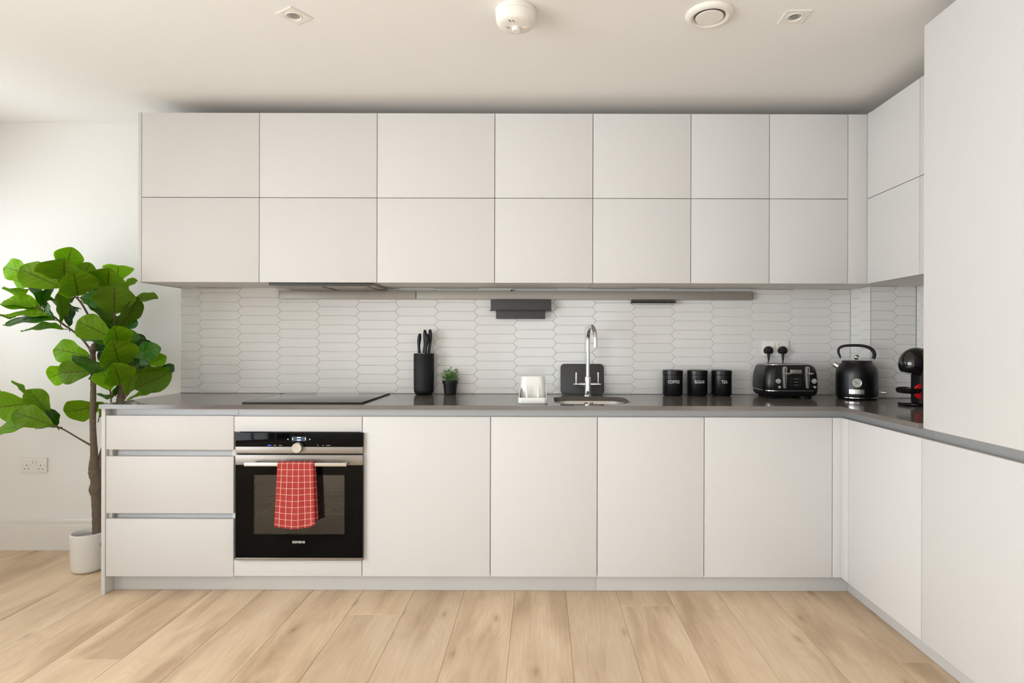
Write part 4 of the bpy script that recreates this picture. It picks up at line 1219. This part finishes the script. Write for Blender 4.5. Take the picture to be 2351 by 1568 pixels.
ringp = [(0.0115 * math.cos(a), 0.0, 0.2195 + 0.0115 * math.sin(a)) for a in [2 * PI * i / 24 for i in range(25)]]
kbm.X = Matrix.Rotation(math.radians(58), 4, 'Z')
kbm.tube(ringp, 0.0032, 8, flat=2.0)
kbm.build('lid_knob', M['chrome'], u, angle=60, **L_)
s435 = KY / F * math.hypot(KX, KY) / KY      # metres per pixel, roughly, at the kettle


def kp(zx, zy):
    """zoomed outline point -> kettle local x, z"""
    px = 1700 + zx / 5.343; py = 770 + zy / 5.343
    q = P(px, py, KY)
    return ((q.x - KX) * math.cos(math.atan2(KX, KY)) * 1.0 / 1.0, q.z - ZW1)


hpts = [(1232, 283), (1210, 240), (1198, 200), (1205, 165), (1235, 140), (1290, 127), (1360, 123), (1440, 123), (1520, 132), (1580, 152), (1622, 185), (1640, 225), (1636, 262), (1626, 285)]
hr = [0.0045, 0.0055, 0.006, 0.0062, 0.0065, 0.0068, 0.007, 0.0072, 0.0076, 0.0082, 0.0088, 0.0092, 0.0090, 0.0080]
HP = []; HR = []
for i in range(len(hpts) - 1):
    q0, q1, q2, q3 = [Vector(hpts[min(max(i + d, 0), len(hpts) - 1)]) for d in (-1, 0, 1, 2)]
    for k in range(5):
        t = k / 5
        HP.append(0.5 * ((2 * q1) + (-q0 + q2) * t + (2 * q0 - 5 * q1 + 4 * q2 - q3) * t * t + (-q0 + 3 * q1 - 3 * q2 + q3) * t ** 3)); HR.append(hr[i] * (1 - t) + hr[i + 1] * t)
HP.append(Vector(hpts[-1])); HR.append(hr[-1])
MB().tube([(kp(a, b)[0], 0, kp(a, b)[1]) for a, b in HP], HR, 16).build('handle', M['black_soft'], u, angle=60, **L_)
for side in (-1, 1):
    a = kp(1232, 283) if side < 0 else kp(1626, 285)
    b = kp(1255, 338) if side < 0 else kp(1597, 345)
    mb = MB()
    for yy in (-0.010, 0.010):
        mb.tube([(a[0], yy * 0.4, a[1] + 0.006), (b[0], yy, b[1])], 0.0016, 8)
    mb.tube([(b[0], -0.014, b[1]), (b[0], 0.014, b[1])], 0.0038, 12)
    mb.build('handle_bracket', M['satin'], u, angle=60, **L_)
# spout
a = kp(1240, 410); b = kp(1143, 352)
mb = MB(); n = 20; rings = []
for t, r_ in ((0, 0.0235), (0.5, 0.0190), (1.0, 0.0140)):
    cxx, czz = a[0] + 0.012 + (b[0] - a[0] - 0.012) * t, a[1] - 0.008 + (b[1] - a[1] + 0.008) * t
    ring = []
    for i in range(n):
        q = 2 * PI * i / n
        ring.append((cxx + r_ * 0.50 * math.sin(q), r_ * 0.9 * math.cos(q), czz + r_ * 0.86 * math.sin(q)))
    rings.append(ring)
inner_ = [(p_[0] * 0.6 + (b[0] + 0.012) * 0.4, p_[1] * 0.6, p_[2] * 0.6 + (b[1] - 0.004) * 0.4) for p_ in rings[-1]]
mb.loft(rings + [inner_]).build('spout', M['satin'], u, angle=50, **L_)
gz = P(1967, 878.6, KY - 0.09).z - ZW1
MB().lathe([(0.0260, 0.012), (0.0260, -0.003), (0.0238, -0.0065), (0.0212, -0.005)], (0, -0.1, gz), 40, 'Y').build('gauge', M['satin'], u, angle=40, **L_)
g_ = [o for o in u.children if o.name.startswith('gauge')][0]
MB().lathe([(0.0212, 0), (0.0212, -0.0006), (0.001, -0.0006)], (0, -0.1048, gz), 32, 'Y').build('gauge_face', M['dial'], g_, **L_)
MB(Matrix.Translation((0, -0.1058, gz)) @ Matrix.Rotation(math.radians(38), 4, 'Y')).box(-0.013, 0.010, -0.0004, 0.0004, -0.0010, 0.0010).build('needle', M['dark_slot'], g_, smooth=False, **L_)
bz0, bz1 = P(1967, 904.8, KY - 0.09).z - ZW1, P(1967, 894.6, KY - 0.09).z - ZW1
mb = MB(); rings = []
for i in range(9):
    x = -0.0345 + 0.069 * i / 8
    y_ = -math.sqrt(0.1003 ** 2 - x * x)
    rings.append([(x, y_ - 0.002, bz0), (x, y_ - 0.002, bz1), (x, y_ + 0.001, bz1), (x, y_ + 0.001, bz0)])
mb.loft(rings).build('badge_plate', M['satin'], u, angle=40, **L_)
mb = MB(); swz = P(2020, 899, KY).z - ZW1
mb.tube([(0.098, 0, swz), (0.112, 0, swz)], 0.0035, 10).tube([(0.110, 0, swz), (0.114, 0, swz), (0.134, 0, swz - 0.001), (0.136, 0, swz - 0.001)], [0.0040, 0.0055, 0.0068, 0.005], 14)
mb.build('switch_lever', M['satin'], u, **L_)

# ------------------------------------------------------------------ coffee machine
CYm = 2.80
hc = P(2103.5, 835, CYm); Rh = 0.0775
u = thing('coffee_machine', 'black and red pod coffee machine half hidden by the tall unit', 'coffee machine', (1.84, CYm, ZW1))
mb = MB()
# domed head: squashed ball cut flat below, sliding into the body
rings = []; n = 32
xs = [hc.x - Rh + 0.0002, hc.x - Rh * 0.97, hc.x - Rh * 0.88, hc.x - Rh * 0.72, hc.x - Rh * 0.5, hc.x - Rh * 0.25, hc.x, hc.x + 0.03, hc.x + 0.07, hc.x + 0.10, hc.x + 0.115]
for x in xs:
    t = min(1.0, (x - hc.x) / Rh)
    r_ = Rh * math.sqrt(max(0.0006, 1 - t * t)) if t < 0 else Rh * (1 - 0.12 * (t if t < 1 else 1))
    if x > hc.x + 0.10: r_ *= 0.85
    lim = -0.040 - max(0, (x - hc.x + 0.05)) * 0.32
    ring = []
    for i in range(n):
        a = 2 * PI * i / n
        zz = r_ * math.sin(a)
        ring.append((x, CYm + r_ * 0.86 * math.cos(a), hc.z + max(zz, lim)))
    rings.append(ring)
mb.loft(rings).build('head', M['black_gloss'], u, angle=50)
bx0 = P(2100.5, 880, CYm).x
mb = MB()
mb.loft([rrect((bx0 + 1.965) / 2, CYm, (1.965 - bx0) / 2, 0.045, 0.02, zz, 6) for zz in (ZW1 + 0.006, ZW1 + 0.10, hc.z - 0.05)])
mb.build('column', M['black_soft'], u, angle=50)
gx = P(2113.5, 880, 2.752).x
MB().box(gx, gx + 0.10, 2.735, 2.752, ZW1 + 0.02, hc.z + 0.055, bev=0.004).build('side_panel', M['smoke_grey'], u)
tl = P(2062.8, 898, CYm).x; tz1, tz0 = P(2080, 892.2, CYm - 0.06).z, P(2080, 904.8, CYm - 0.06).z
mb = MB()
mb.loft([rrect((tl + bx0) / 2 + 0.012, CYm, (bx0 - tl) / 2 + 0.004, 0.052, 0.042, tz0, 8), rrect((tl + bx0) / 2 + 0.012, CYm, (bx0 - tl) / 2 + 0.010, 0.058, 0.048, tz0 + 0.006, 8),
         rrect((tl + bx0) / 2 + 0.012, CYm, (bx0 - tl) / 2 + 0.012, 0.060, 0.05, tz1, 8), rrect((tl + bx0) / 2 + 0.012, CYm, (bx0 - tl) / 2 + 0.009, 0.057, 0.047, tz1, 8),
         rrect((tl + bx0) / 2 + 0.012, CYm, (bx0 - tl) / 2 + 0.007, 0.055, 0.045, tz1 - 0.008, 8)])
mb.build('cup_tray', M['black_gloss'], u, angle=50)
rc = P(2111.5, 898.5, 2.765)
MB().lathe([(0.036, 0.0), (0.036, -0.006), (0.033, -0.009), (0.001, -0.009)], (rc.x + 0.001, 2.756, rc.z), 40, 'Y').build('red_dial', M['red'], u)
bl = P(2069.5, 930, CYm).x
mb = MB()
mb.loft([rrect((bl + 1.965) / 2, CYm, (1.965 - bl) / 2 - 0.003, 0.072, 0.06, ZW1 + 0.0004, 8), rrect((bl + 1.965) / 2, CYm, (1.965 - bl) / 2, 0.075, 0.062, ZW1 + 0.004, 8),
         rrect((bl + 1.965) / 2, CYm, (1.965 - bl) / 2, 0.075, 0.062, ZW1 + 0.012, 8), rrect((bl + 1.965) / 2, CYm, (1.965 - bl) / 2 - 0.005, 0.070, 0.058, ZW1 + 0.015, 8)])
mb.build('base', M['black_gloss'], u, angle=50)

# ------------------------------------------------------------------ ceiling fittings
def downlight(px, py, side, ang, label):
    c = P(px, py, (ZC - CAMZ) * F / (CY - (py - ROLL * (px - CX))))
    u = thing('downlight', label, 'downlight', (c.x, c.y, ZC), math.radians(ang), 'square recessed downlights')
    h = side / 2
    mb = MB()
    angs = [2 * PI * (i + 0.5) / 48 for i in range(48)] + [PI / 4 + k * PI / 2 for k in range(4)]
    angs.sort()
    circ = lambda r, z: [(r * math.cos(a), r * math.sin(a), z) for a in angs]
    sq = lambda k, z: [(h * k * math.cos(a) / max(abs(math.cos(a)), abs(math.sin(a))), h * k * math.sin(a) / max(abs(math.cos(a)), abs(math.sin(a))), z) for a in angs]
    mb.loft([sq(1, -0.0002), sq(1, -0.0025), sq(0.98, -0.0032), circ(h * 0.74, -0.0032), circ(h * 0.72, -0.0022), circ(h * 0.64, -0.0022), circ(h * 0.62, -0.0042), circ(h * 0.56, -0.0042), circ(h * 0.50, -0.0004)], False, False)
    mb.build('frame', M['fitting'], u, angle=30, local=True)
    MB().lathe([(h * 0.50, -0.0012), (h * 0.42, -0.0009), (h * 0.30, -0.0006)], (0, 0, 0), 32, cap0=False, cap1=False).build('reflector', M['satin'], u, angle=60, local=True)
    MB().lathe([(h * 0.32, -0.0012), (h * 0.30, -0.0004), (0.001, -0.0004)], (0, 0, 0), 24, cap0=False).build('lamp', M['rail'], u, local=True)


downlight(674.5, 36, 0.094, -32, 'square white recessed downlight, twisted on the ceiling above the hob side')
downlight(1824, 38.3, 0.094, 0, 'square white recessed downlight between the round vent and the tall unit')

py = 32; px = 1628.5
c = P(px, py, (ZC - CAMZ) * F / (CY - (py - ROLL * (px - CX))))
u = thing('air_vent', 'round white ceiling air vent with a central disc', 'vent', (c.x, c.y, ZC))
MB().lathe([(0.088, -0.0002), (0.0885, -0.003), (0.084, -0.011), (0.072, -0.017), (0.064, -0.016), (0.058, -0.008), (0.056, -0.0008)], (0, 0, 0), 56, cap0=False, cap1=False).build('outer_ring', M['fitting'], u, local=True, angle=60)
MB().lathe([(0.030, -0.0004), (0.030, -0.010), (0.049, -0.0115), (0.0515, -0.0135), (0.050, -0.016), (0.001, -0.0165)], (0, 0, 0), 48).build('disc', M['fitting'], u, local=True, angle=50)
MB().lathe([(0.055, -0.0003), (0.032, -0.0003)], (0, 0, 0), 40, cap0=False, cap1=False).build('throat', M['rail'], u, local=True)

py = 24; px = 1184
c = P(px, py, (ZC - CAMZ) * F / (CY - (py - ROLL * (px - CX))))
u = thing('smoke_alarm', 'round white smoke alarm on the ceiling', 'smoke alarm', (c.x, c.y, ZC), math.radians(-20))
MB().lathe([(0.0735, -0.0002), (0.0755, -0.003), (0.0755, -0.018), (0.0742, -0.0195)], (0, 0, 0), 56).build('mounting_base', M['fitting'], u, local=True, angle=40)
MB().lathe([(0.0735, -0.0197), (0.0745, -0.021), (0.0738, -0.036), (0.0715, -0.046), (0.066, -0.055), (0.056, -0.060), (0.040, -0.062), (0.001, -0.0625)], (0, 0, 0), 56).build('cover', M['fitting'], u, local=True, angle=40)
MB().lathe([(0.0155, -0.0620), (0.0155, -0.0740), (0.0135, -0.0760), (0.001, -0.0760)], (0, 0.005, 0), 32,
           rfun=lambda a, r, z: 1 - (0.10 if -0.0735 < z < -0.0625 else 0) * (1 if math.cos(a * 12) > 0 else 0)).build('sensor_cage', M['fitting'], u, local=True, angle=30)
mb = MB()
for (x, y, a) in ((-0.030, 0.000, 0.5), (-0.024, 0.001, 0.5), (-0.004, -0.040, 0.5), (0.008, -0.034, 0.5)):
    X = Matrix.Translation((x, y - 0.006, -0.0617)) @ Matrix.Rotation(-0.2, 4, 'Z')
    mb.X = X; mb.box(-0.0012, 0.0012, -0.007, 0.007, -0.0006, 0.0006)
mb.build('sound_slots', M['dark_slot'], u, smooth=False, local=True)
MB().box(-0.012, 0.012, -0.010, 0.010, -0.0632, -0.0610, bev=0.0008).build('test_button', M['fitting'], u, local=True)
tb = [o for o in u.children if o.name.startswith('test_button')][0]; tb.location = (0.028, 0.020, 0)

# ------------------------------------------------------------------ fiddle-leaf fig
FY = 3.06
pc = P(203, 1300, FY)
u = thing('fiddle_leaf_fig', 'artificial fiddle-leaf fig tree in a white pot beside the base units', 'plant', (pc.x, FY, 0))
px_ = pc.x
MB().lathe([(0.050, 0.0006), (0.062, 0.003), (0.070, 0.010), (0.0735, 0.022), (0.0785, 0.19), (0.0785, 0.195), (0.0765, 0.1975), (0.0725, 0.1975), (0.0705, 0.195), (0.0690, 0.172)], (px_, FY, 0), 64, cap1=False).build('pot', M['pot'], u, angle=50)
MB().lathe([(0.060, 0.10), (0.0695, 0.176), (0.001, 0.179)], (px_, FY, 0), 40).build('filling', M['soil'], u)


def branch(name, pts, m='bark', seg=12, knob=0.0):
    ps = []; rs = []
    rq = random.Random(len(pts) * 7 + int(pts[0][0]))
    P3 = [P(a, b, d) for a, b, d, r in pts]; R3 = [r for a, b, d, r in pts]
    for i in range(len(P3) - 1):
        p0 = P3[max(i - 1, 0)]; p1 = P3[i]; p2 = P3[i + 1]; p3 = P3[min(i + 2, len(P3) - 1)]
        K = 6
        for k in range(K):
            t = k / K
            q = 0.5 * ((2 * p1) + (-p0 + p2) * t + (2 * p0 - 5 * p1 + 4 * p2 - p3) * t * t + (-p0 + 3 * p1 - 3 * p2 + p3) * t ** 3)
            ps.append(q); rs.append((R3[i] * (1 - t) + R3[i + 1] * t) * (1 + knob * rq.uniform(-1, 1)))
    ps.append(P3[-1]); rs.append(R3[-1] * 0.8)
    if m == 'stem': rs = [r * 0.66 for r in rs]
    return MB().tube(ps, rs, seg).build(name, M[m], u, angle=70)


branch('trunk', [(226, 1252, FY, .030), (226, 1225, FY, .027), (224, 1180, FY, .0245), (222, 1138, FY, .024), (219, 1125, FY, .0285), (221, 1105, FY, .024), (218, 1083, FY, .030), (216, 1074, FY, .024),
                 (216, 1040, FY, .0165), (214, 1000, FY, .0145), (213, 960, FY, .014), (214, 900, FY, .0125), (214, 858, FY, .012), (213, 848, FY, .016), (213, 812, FY, .012), (213, 804, FY, .018), (218, 790, FY, .012)], knob=0.05, seg=16)
branch('trunk', [(226, 1120, FY, .020), (232, 1060, FY + .02, .018), (252, 1000, FY + .05, .018), (270, 945, FY + .06, .018), (278, 910, FY + .06, .018), (283, 880, FY + .06, .020), (286, 860, FY + .06, .016)], knob=0.07, seg=14)
branch('branch', [(211, 808, FY, .008), (190, 780, FY, .0075), (170, 762, FY, .007), (150, 748, FY, .0075), (137, 738, FY, .007), (118, 722, FY, .006), (100, 706, FY, .005), (88, 698, FY, .004)], 'stem')
branch('branch', [(219, 792, FY, .008), (212, 745, FY + .02, .008), (203, 725, FY + .02, .0075), (193, 706, FY + .02, .007), (182, 690, FY + .02, .007), (168, 677, FY + .02, .006), (143, 660, FY, .005)], 'stem')
branch('branch', [(210, 1023, FY, .008), (180, 1006, FY, .006), (150, 988, FY, .0055), (128, 976, FY, .006), (112, 950, FY, .004)], 'stem')
branch('branch', [(283, 870, FY + .06, .010), (276, 810, FY + .06, .009), (272, 770, FY + .04, .008), (265, 740, FY + .02, .008), (259, 716, FY, .006)], 'stem')
branch('branch', [(256, 935, FY + .03, .0055), (254, 905, FY + .02, .005), (251, 893, FY + .02, .0045)], 'stem')
branch('branch', [(284, 915, FY + .05, .007), (294, 905, FY + .03, .006), (306, 889, FY + .02, .005)], 'stem')
branch('branch', [(213, 880, FY, .006), (221, 868, FY, .005), (226, 850, FY, .004)], 'stem')

LM = MB(); LM.keep = True
LUV = []; LT = []
lr = random.Random(21)


def leaf(bx, by, tx_, ty2, w, side='u', d=3.06, dt=0.0, fold=0.18, tilt=None, curl=0.06, tone=None, wave=0.005):
    B = P(bx, by, d); Tt = P(tx_, ty2, d + dt)
    if fold > 0.3: Tt = B + (Tt - B) * 1.25; Tt.z += 0.012
    ax = Tt - B; Ln = ax.length; e = ax.normalized()
    mid = (B + Tt) / 2 - Vector((0, 0, CAMZ)); view = mid.normalized()
    scr = e.cross(view)
    if scr.length < 0.2: scr = e.cross(Vector((0, 0, 1)))
    scr.normalize()
    wm = w * d / F
    wm *= 1.2; Wr = max(wm, 0.62 * max(Ln, 0.12))
    if fold > 0.3: Wr = wm * 1.05
    cosf = min(1.0, wm / Wr); sinf = math.sqrt(max(0, 1 - cosf * cosf))
    nrm = scr.cross(e).normalized()
    if nrm.dot(view) > 0: nrm = -nrm             # nrm points to the camera
    sg = tilt if tilt is not None else (1 if lr.random() < 0.5 else -1)
    acr = (scr * cosf + nrm * sinf * sg).normalized()
    n = acr.cross(e).normalized()
    if n.dot(nrm) < 0: n = -n
    NU, NV = 10, 22
    pw_ = 0.44 if fold > 0.25 else 0.54 if wm < 1.1 * Ln else 0.46
    ph = lr.uniform(0, 6.28)
    vs = []; uv = []
    for j in range(NV + 1):
        t = (1 - math.cos(PI * j / NV)) / 2
        f = (math.sin(PI * min(1, t ** 1.28)) ** pw_) if 0 < j < NV else 0
        f *= 0.90 + 0.10 * math.cos(2 * PI * (t - 0.70))
        hw = Wr / 2 * f + 0.0006
        for i in range(NU + 1):
            s_ = -1 + 2 * i / NU
            out_ = fold * abs(s_) ** 1.3 * hw
            wv_ = wave * abs(s_) ** 2 * math.sin(t * 15 + ph + (1.7 if s_ > 0 else 0)) * (Ln / 0.2)
            lat = -0.0020 * math.cos((t - 0.26 * abs(s_)) * 6 * 2 * PI) * min(1, abs(s_) * 4) * (1 - abs(s_) ** 2)
            cu_ = curl * Ln * (4 * t * (1 - t) - 0.6 * t)
            p = B + e * (Ln * t) + acr * (s_ * hw * (1 + 0.025 * math.sin(t * 17 + ph * 2))) + n * ((-out_ if side == 't' else out_) * (1 if side == 'u' else -0.6) + wv_ + lat + cu_)
            if p.y > 3.352: p.y = 3.352 - (p.y - 3.352) * 0.05
            if p.x > -2.075 and p.z < 0.905 and p.y > 2.70: p.z = 0.905
            vs.append(p); uv.append((i / NU, t))
    fs = []
    for j in range(NV):
        for i in range(NU):
            a = j * (NU + 1) + i
            fs.append((a, a + 1, a + NU + 2, a + NU + 1))
    # orientation: face normal of the first sheet should point to the camera
    q = fs[len(fs) // 2]; fn = (vs[q[1]] - vs[q[0]]).cross(vs[q[3]] - vs[q[0]])
    if fn.dot(n) < 0: fs = [tuple(reversed(f)) for f in fs]
    tn = tone if tone is not None else lr.random()  # set per leaf: brighter colour where backlit, darker in the crown's shade
    front_m, back_m = (0, 1) if side == 't' else (1, 0)
    LM.add([p + n * 0.0010 for p in vs], fs, front_m); LUV.extend(uv); LT.extend([tn] * len(vs))
    LM.add([p - n * 0.0010 for p in vs], [tuple(reversed(f)) for f in fs], back_m); LUV.extend(uv); LT.extend([tn] * len(vs))
    # leaf stalk
    k0 = len(LM.v)
    LM.tube([B - e * 0.022 - Vector((0, 0, 0.004)), B, B + e * Ln * 0.25 + n * (curl * Ln * 0.5 - 0.0015)], [0.0026, 0.0022, 0.001], 6, mi=2)
    LUV.extend([(0.5, 0)] * (len(LM.v) - k0)); LT.extend([0.5] * (len(LM.v) - k0))


NR, MDd, FR = 2.96, 3.06, 3.16
# bx by tx ty width
leaf(149, 622, 165, 568, 46, 'u', 3.05, -.03, tone=.9)
leaf(80, 634, 8, 612, 44, 'u', 3.05, .02, tone=1)
leaf(141, 660, 43, 616, 54, 'u', 2.99, -.02, tone=.6)
leaf(150, 642, 148, 610, 78, 'u', 3.00, -.11, fold=.42, tone=.5)
leaf(184, 646, 207, 603, 33, 'u', 3.06, .02, tone=.6)
leaf(178, 678, 170, 638, 64, 'u', 2.96, -.10, fold=.42, tone=.5)
leaf(66, 650, 24, 640, 22, 'u', 3.1, .05, tone=1)
leaf(64, 664, 12, 668, 21, 'u', 3.08, .03, tone=.8)
leaf(93, 703, 67, 641, 17, 't', 3.03, -.02, tone=.4)
leaf(99, 706, 118, 655, 15, 't', 3.04, .02, tone=.4)
leaf(121, 725, 103, 697, 15, 't', 3.02, .02, tone=.2)
leaf(96, 712, 8, 688, 36, 'u', 3.07, .0, tone=.9)
leaf(82, 706, -2, 696, 16, 'u', 3.05, .0, tone=.9)
leaf(40, 720, -8, 724, 10, 'u', 3.1, .0, tone=.5)
leaf(120, 727, 18, 722, 20, 'u', 3.02, .0, tone=.9)
leaf(124, 735, 11, 741, 22, 't', 3.00, .0, tone=.4)
leaf(145, 755, 52, 757, 15, 'u', 3.02, .0, tone=.9)
leaf(139, 742, 137, 670, 21, 'u', 2.98, -.02, tone=.4)
leaf(158, 750, 143, 684, 22, 't', 3.01, .02, tone=.1)
leaf(178, 706, 114, 690, 24, 'u', 3.10, .05, tone=.2)
leaf(170, 682, 93, 683, 8, 'u', 3.1, .05, tone=.3)
leaf(176, 708, 150, 713, 8, 't', 3.1, .05, tone=.5)
# upper right
leaf(270, 645, 272, 609, 50, 'u', 3.12, .06, fold=.3, tone=1)
leaf(250, 660, 250, 630, 72, 'u', 3.05, -.09, fold=.42, tone=.6)
leaf(238, 664, 190, 636, 28, 't', 3.08, .02, tone=.6)
leaf(215, 655, 238, 632, 26, 't', 3.10, .02, tone=.5)
leaf(282, 660, 315, 643, 13, 'u', 3.08, .02, tone=.6)
leaf(262, 720, 263, 655, 69, 'u', 2.95, -.05, tone=.15)
leaf(184, 683, 246, 690, 34, 't', 3.00, .02, tone=.5)
leaf(262, 700, 205, 668, 24, 't', 3.06, .02, tone=.4)
leaf(274, 754, 316, 684, 32, 'u', 3.00, -.02, tone=.1)
leaf(292, 692, 361, 683, 15, 'u', 3.02, .0, tone=.3)
leaf(275, 757, 306, 724, 36, 't', 3.04, .02, tone=.4)
leaf(192, 694, 256, 736, 18, 'u', 3.06, .02, tone=.3)
leaf(264, 752, 238, 716, 26, 'u', 3.10, .02, tone=.4)
leaf(278, 720, 300, 690, 24, 't', 3.14, .02, tone=.3)
# middle
leaf(258, 776, 176, 736, 52, 'u', 2.96, -.02, tone=.5)
leaf(256, 792, 192, 768, 26, 't', 2.98, .02, tone=.9)
leaf(271, 799, 264, 764, 48, 'u', 2.96, -.07, fold=.42, tone=.6)
leaf(284, 792, 300, 756, 40, 't', 3.04, .02, tone=.6)
leaf(290, 806, 330, 770, 36, 't', 3.08, .02, tone=.0)
leaf(302, 817, 367, 798, 36, 't', 3.00, .0, tone=.5)
leaf(340, 836, 381, 818, 28, 'u', 3.08, .0, tone=.9)
leaf(320, 838, 352, 816, 24, 't', 3.10, .0, tone=.4)
leaf(274, 842, 262, 800, 66, 'u', 2.94, -.09, fold=.42, tone=.4)
leaf(258, 840, 164, 826, 29, 't', 2.94, .0, tone=.2)
leaf(206, 818, 122, 800, 47, 'u', 3.07, .0, tone=.9)
leaf(212, 852, 131, 856, 46, 'u', 3.03, .0, tone=.3)
leaf(172, 848, 108, 868, 40, 'u', 3.09, .02, tone=1)
leaf(295, 854, 387, 846, 22, 'u', 2.98, .0, tone=.4)
leaf(309, 893, 391, 856, 50, 'u', 3.00, .0, tone=.1)
leaf(366, 842, 398, 853, 24, 't', 3.08, .0, tone=0)
leaf(275, 881, 264, 850, 54, 'u', 2.92, -.08, fold=.42, tone=.5)
leaf(254, 896, 233, 846, 42, 'u', 3.00, .0, tone=.8)
leaf(290, 906, 304, 856, 28, 'u', 3.05, .0, tone=.3)
leaf(292, 920, 367, 891, 13, 'u', 3.02, .0, tone=.5)
leaf(262, 908, 222, 906, 10, 't', 3.08, .0, tone=.5)
leaf(258, 910, 273, 884, 13, 't', 3.10, .0, tone=.4)
leaf(238, 926, 147, 948, 45, 'u', 3.10, .0, tone=.5)
leaf(228, 958, 236, 930, 12, 'u', 3.10, .0, tone=.8)
# filling leaves, mostly toned dark to paint in the crown's inner shade
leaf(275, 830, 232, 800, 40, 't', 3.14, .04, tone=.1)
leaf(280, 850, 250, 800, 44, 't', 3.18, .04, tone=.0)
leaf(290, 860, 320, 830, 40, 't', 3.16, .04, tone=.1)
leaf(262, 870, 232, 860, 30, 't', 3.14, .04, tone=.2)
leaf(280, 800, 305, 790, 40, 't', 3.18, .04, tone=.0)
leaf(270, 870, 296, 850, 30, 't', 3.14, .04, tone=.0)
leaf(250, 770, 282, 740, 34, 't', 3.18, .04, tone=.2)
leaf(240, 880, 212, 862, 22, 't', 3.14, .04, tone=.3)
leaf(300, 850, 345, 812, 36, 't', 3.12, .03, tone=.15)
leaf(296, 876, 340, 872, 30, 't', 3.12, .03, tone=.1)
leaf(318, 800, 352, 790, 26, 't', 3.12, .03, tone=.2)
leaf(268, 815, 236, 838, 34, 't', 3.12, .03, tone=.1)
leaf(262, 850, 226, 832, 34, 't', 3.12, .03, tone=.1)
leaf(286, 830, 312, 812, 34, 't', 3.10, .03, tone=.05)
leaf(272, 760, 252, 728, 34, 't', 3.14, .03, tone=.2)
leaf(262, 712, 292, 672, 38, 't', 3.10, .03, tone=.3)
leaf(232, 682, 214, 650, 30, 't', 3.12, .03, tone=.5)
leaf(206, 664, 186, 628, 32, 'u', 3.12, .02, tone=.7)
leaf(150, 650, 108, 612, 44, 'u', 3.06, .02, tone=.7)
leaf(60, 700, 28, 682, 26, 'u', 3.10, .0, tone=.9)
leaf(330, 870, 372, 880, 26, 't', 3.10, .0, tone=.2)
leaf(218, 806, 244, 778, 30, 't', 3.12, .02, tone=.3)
# lower left branch
leaf(68, 926, -10, 936, 58, 'u', 3.04, .0, tone=.6)
leaf(112, 951, 64, 893, 38, 'u', 3.03, .0, tone=.4)
leaf(122, 977, 30, 946, 46, 'u', 2.98, -.02, tone=.4)
leaf(72, 976, -14, 992, 28, 'u', 3.05, .0, tone=.6)
leaf(60, 910, 27, 873, 9, 'u', 3.06, .0, tone=.7)
leaf(131, 977, 111, 938, 18, 't', 3.04, .0, tone=.1)
leaf(133, 980, 83, 982, 9, 't', 3.04, .0, tone=.5)
leaf(34, 912, -16, 901, 20, 'u', 3.10, .0, tone=1)
fo = LM.build('foliage', [M['leaf_top'], M['leaf_under'], M['stem']], u, angle=80)
uvl = fo.data.uv_layers.new(name='UVMap')
for l in fo.data.loops: uvl.data[l.index].uv = LUV[l.vertex_index]
ta = fo.data.attributes.new('tone', 'FLOAT', 'POINT'); ta.data.foreach_set('value', LT)
